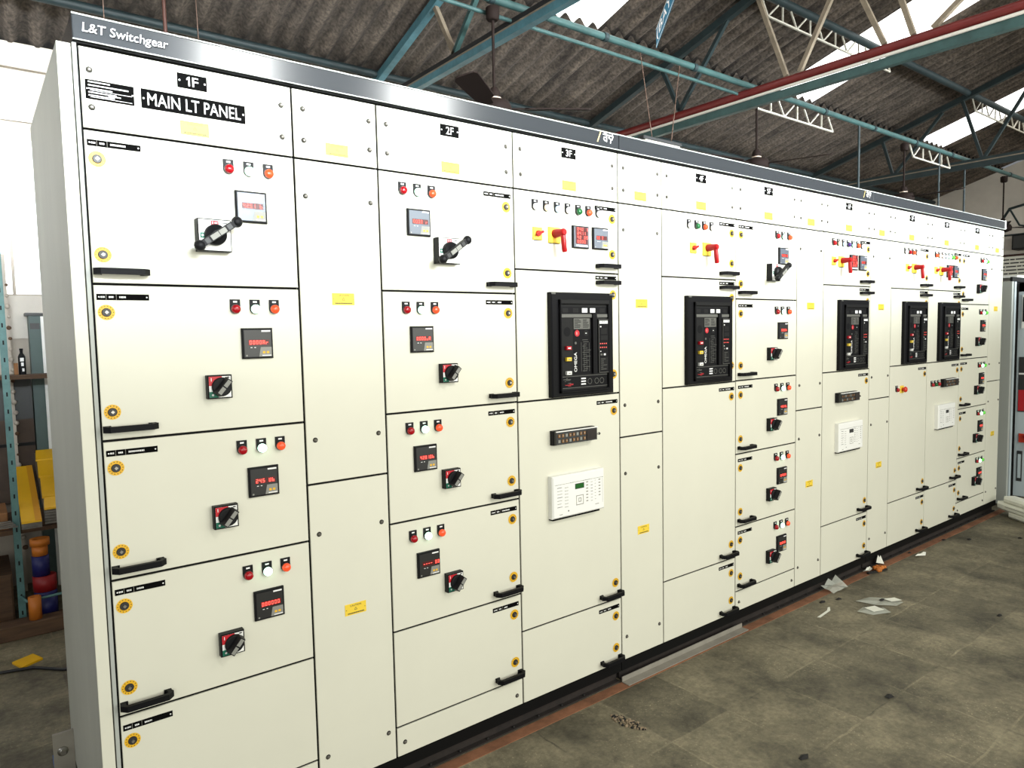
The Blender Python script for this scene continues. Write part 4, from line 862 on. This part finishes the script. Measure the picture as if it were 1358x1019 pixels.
# ------------------------------------------------------------------ right end
t = thing('control_cabinet', 'pale grey cabinet with its door standing open beyond the lineup', 'cabinet', (0, 0, 0))
b = MB(); b.box(7.12, 7.85, .012, .8, .02, 2.04, 'frame', front='dark'); obj('carcass', b, t)
b = MB(); b.box(7.12, 7.165, -.004, .012, .02, 2.04, 'frame'); b.box(7.19, 7.235, -.004, .012, .02, 2.04, 'cab_edge'); b.box(7.12, 7.85, -.006, .012, 2.04, 2.08, 'dark'); b.box(7.24, 7.85, -.004, .3, 2.08, 2.10, 'plastic_white'); obj('front_frame', b, t)
b = MB(); b.box(7.30, 7.34, -.62, -.005, .08, 2.03, 'cab_r'); b.box(7.296, 7.3, -.62, -.005, 1.95, 2.03, 'cab_edge'); b.box(7.296, 7.3, -.11, -.005, .08, 2.03, 'cab_edge')
dd = obj('door', b, t)
b = MB(); b.box(7.284, 7.2955, -.075, -.035, 1.62, 1.92, 'plastic_white'); b.box(7.272, 7.2845, -.066, -.046, 1.68, 1.90, 'soft'); obj('latch_handle', b, dd)
b = MB(); b.box(7.288, 7.2955, -.075, -.025, .86, 1.36, 'dgrey'); b.box(7.285, 7.2885, -.073, -.027, .87, 1.06, 'redink'); b.box(7.285, 7.2885, -.073, -.027, 1.20, 1.215, 'white'); obj('hinge_cover', b, dd)
b = MB(); b.box(7.284, 7.2955, -.10, -.04, .58, .66, 'orangeknob'); b.tube([(7.29, -.09, .64), (7.25, -.10, .64)], .018, 'redplastic', 10); b.tube([(7.25, -.10, .65), (7.245, -.15, .52)], .014, 'redplastic', 10); obj('red_handle', b, dd)
b = MB(); b.box(7.289, 7.2955, -.07, -.03, .22, .50, 'dgrey'); b.box(7.286, 7.2895, -.062, -.038, .25, .47, 'cab_edge'); obj('pocket', b, dd)
def rbox(b, x0, x1, y0, y1, z0, z1, k): b.tbox(x0, x1, y0, y1, z0, z1, k, .018)
b = MB(); rbox(b, -.03, .56, .0, .13, .048, .118, 'foam'); rbox(b, .03, .56, .012, .12, .112, .172, 'foam'); rbox(b, .10, .36, .005, .125, .0, .06, 'foam'); rbox(b, .44, .56, .005, .125, .0, .06, 'foam'); b.box(.08, .34, -.0012, .003, .088, .092, 'greyink')
solo('foam_packing', b, 'white foam packing piece on the floor by the right end', 'foam', (6.76, -.06, 0), rot=(0, 0, math.atan2(-.81, -.59)))
t = thing('notice_board', 'dark framed white notice board on the end wall', 'notice board', (XR - .02, 1.82, 2.50))
b = MB(); b.box(-.02, .019, -.32, .38, -.28, .28, 'frame_brown'); obj('frame', b, t)
b = MB(); b.box(-.024, -.02, -.285, .345, -.245, .245, 'paper'); rn = random.Random(8)
for i in range(8):
    y = .31
    while y > -.25: e = rn.uniform(.05, .16); b.box(-.026, -.024, max(y - e, -.26), y, .185 - i * .056, .205 - i * .056, 'ink'); y -= e + .012
obj('notice_sheet', b, t)
b = MB(); b.box(-.30, 0, -.16, .12, -.10, .13, 'black'); b.box(-.31, -.30, -.14, .10, -.08, .11, 'dgrey'); solo('speaker_box', b, 'black box fixed on the end wall above the notice board', 'box', (XR - .0005, 1.66, 2.93))
b = MB(); b.bar((XR - .012, 3.5, 3.08), (XR - .012, -1.5, 3.12), .024, .024, 'dteal'); solo('conduit', b, 'dark conduit along the end wall below the roof', 'conduit')
b = MB(); b.tube([(13.178, 2.3, 2.95), (12.9, 2.1, 3.05), (12.6, 1.9, 3.15), (12.5, 1.7, 3.42), (12.4, 1.1, 3.52), (12.3, .2, 3.62)], .02, 'dteal', 8); b.tube([(12.5, 1.7, 3.42), (12.45, 1.55, 3.15), (12.4, 1.3, 3.08)], .014, 'dteal', 8); b.box(12.35, 12.55, 1.2, 1.4, 3.02, 3.10, 'palebar')
solo('lamp_bracket', b, 'bent wall lamp bracket near the farthest ceiling fan', 'lamp')
solo('rail', MB().box(XR - .03, XR - .0005, 2.25, 3.55, 2.66, 2.69, 'frame'), 'thin grey rail across the end wall, level with the black box', 'rail')

# ------------------------------------------------------------------ lights
def area(name, loc, rot, sx, sy, power, col=(1, 1, 1), spread=180):
    l = bpy.data.lights.new(name, 'AREA'); l.shape = 'RECTANGLE'; l.size = sx; l.size_y = sy; l.energy = power; l.color = col; l.spread = math.radians(spread)
    o = bpy.data.objects.new(name, l); C.objects.link(o); o.location = loc; o.rotation_euler = rot; return o
R = math.radians
area('upper_fill_light', (3.0, -4.0, 3.0), (R(90), 0, 0), 13, .5, 330, (.87, .945, 1.0), 40)  # added unseen strip, narrow spread brightens only the upper fronts
area('soft_fill_light', (2.6, -5.2, 2.1), (R(84), 0, 0), 12, 2.4, 362, (1.0, 1.0, .905))  # added unseen soft fill for the lower fronts
area('left_graze_light', (-3.7, .3, 2.9), (R(108), 0, R(-80)), 3.5, 1.0, 48, (.95, .98, 1.0), 150)  # added unseen side light, aimed to graze the roof corrugations
area('rear_aisle_fill', (-1.2, 2.2, 3.2), (R(35), 0, R(-20)), 1.2, .8, 5, (1, 1, 1))  # added unseen fill over the rear aisle
for x, w in ((1.68, .42), (3.45, .55), (10.9, .7)): area('window_light', (x, -4.0, 4.05), (R(84), 0, 0), w, 1.0, 82 * w, (1, .97, .90), 110)
w = bpy.data.worlds.new('World'); sc.world = w; w.use_nodes = True
bg = w.node_tree.nodes['Background']; bg.inputs[0].default_value = (.92, .96, 1.0, 1); bg.inputs[1].default_value = .22

# ------------------------------------------------------------------ camera
f, p, t_, r_ = 931.9944, 0.65751336, -0.07156645, -0.02033843
cy, sy = math.cos(p), math.sin(p)
fw = Vector((sy * math.cos(t_), cy * math.cos(t_), math.sin(t_))); rt = Vector((cy, -sy, 0)); up = rt.cross(fw)
rt2 = rt * math.cos(r_) + up * math.sin(r_); up2 = -rt * math.sin(r_) + up * math.cos(r_)
cam = bpy.data.cameras.new('Camera'); co = bpy.data.objects.new('Camera', cam); C.objects.link(co)
mm = Matrix((rt2, up2, -fw)).transposed().to_4x4(); mm.translation = Vector((-0.2708263, -2.2581347, 1.6651342)); co.matrix_world = mm
cam.sensor_fit = 'HORIZONTAL'; cam.sensor_width = 36.0; cam.lens = f / 1358 * 36.0; cam.clip_start = .02
sc.camera = co
sc.view_settings.view_transform = 'Standard'; sc.view_settings.look = 'None'; sc.view_settings.exposure = 0.0
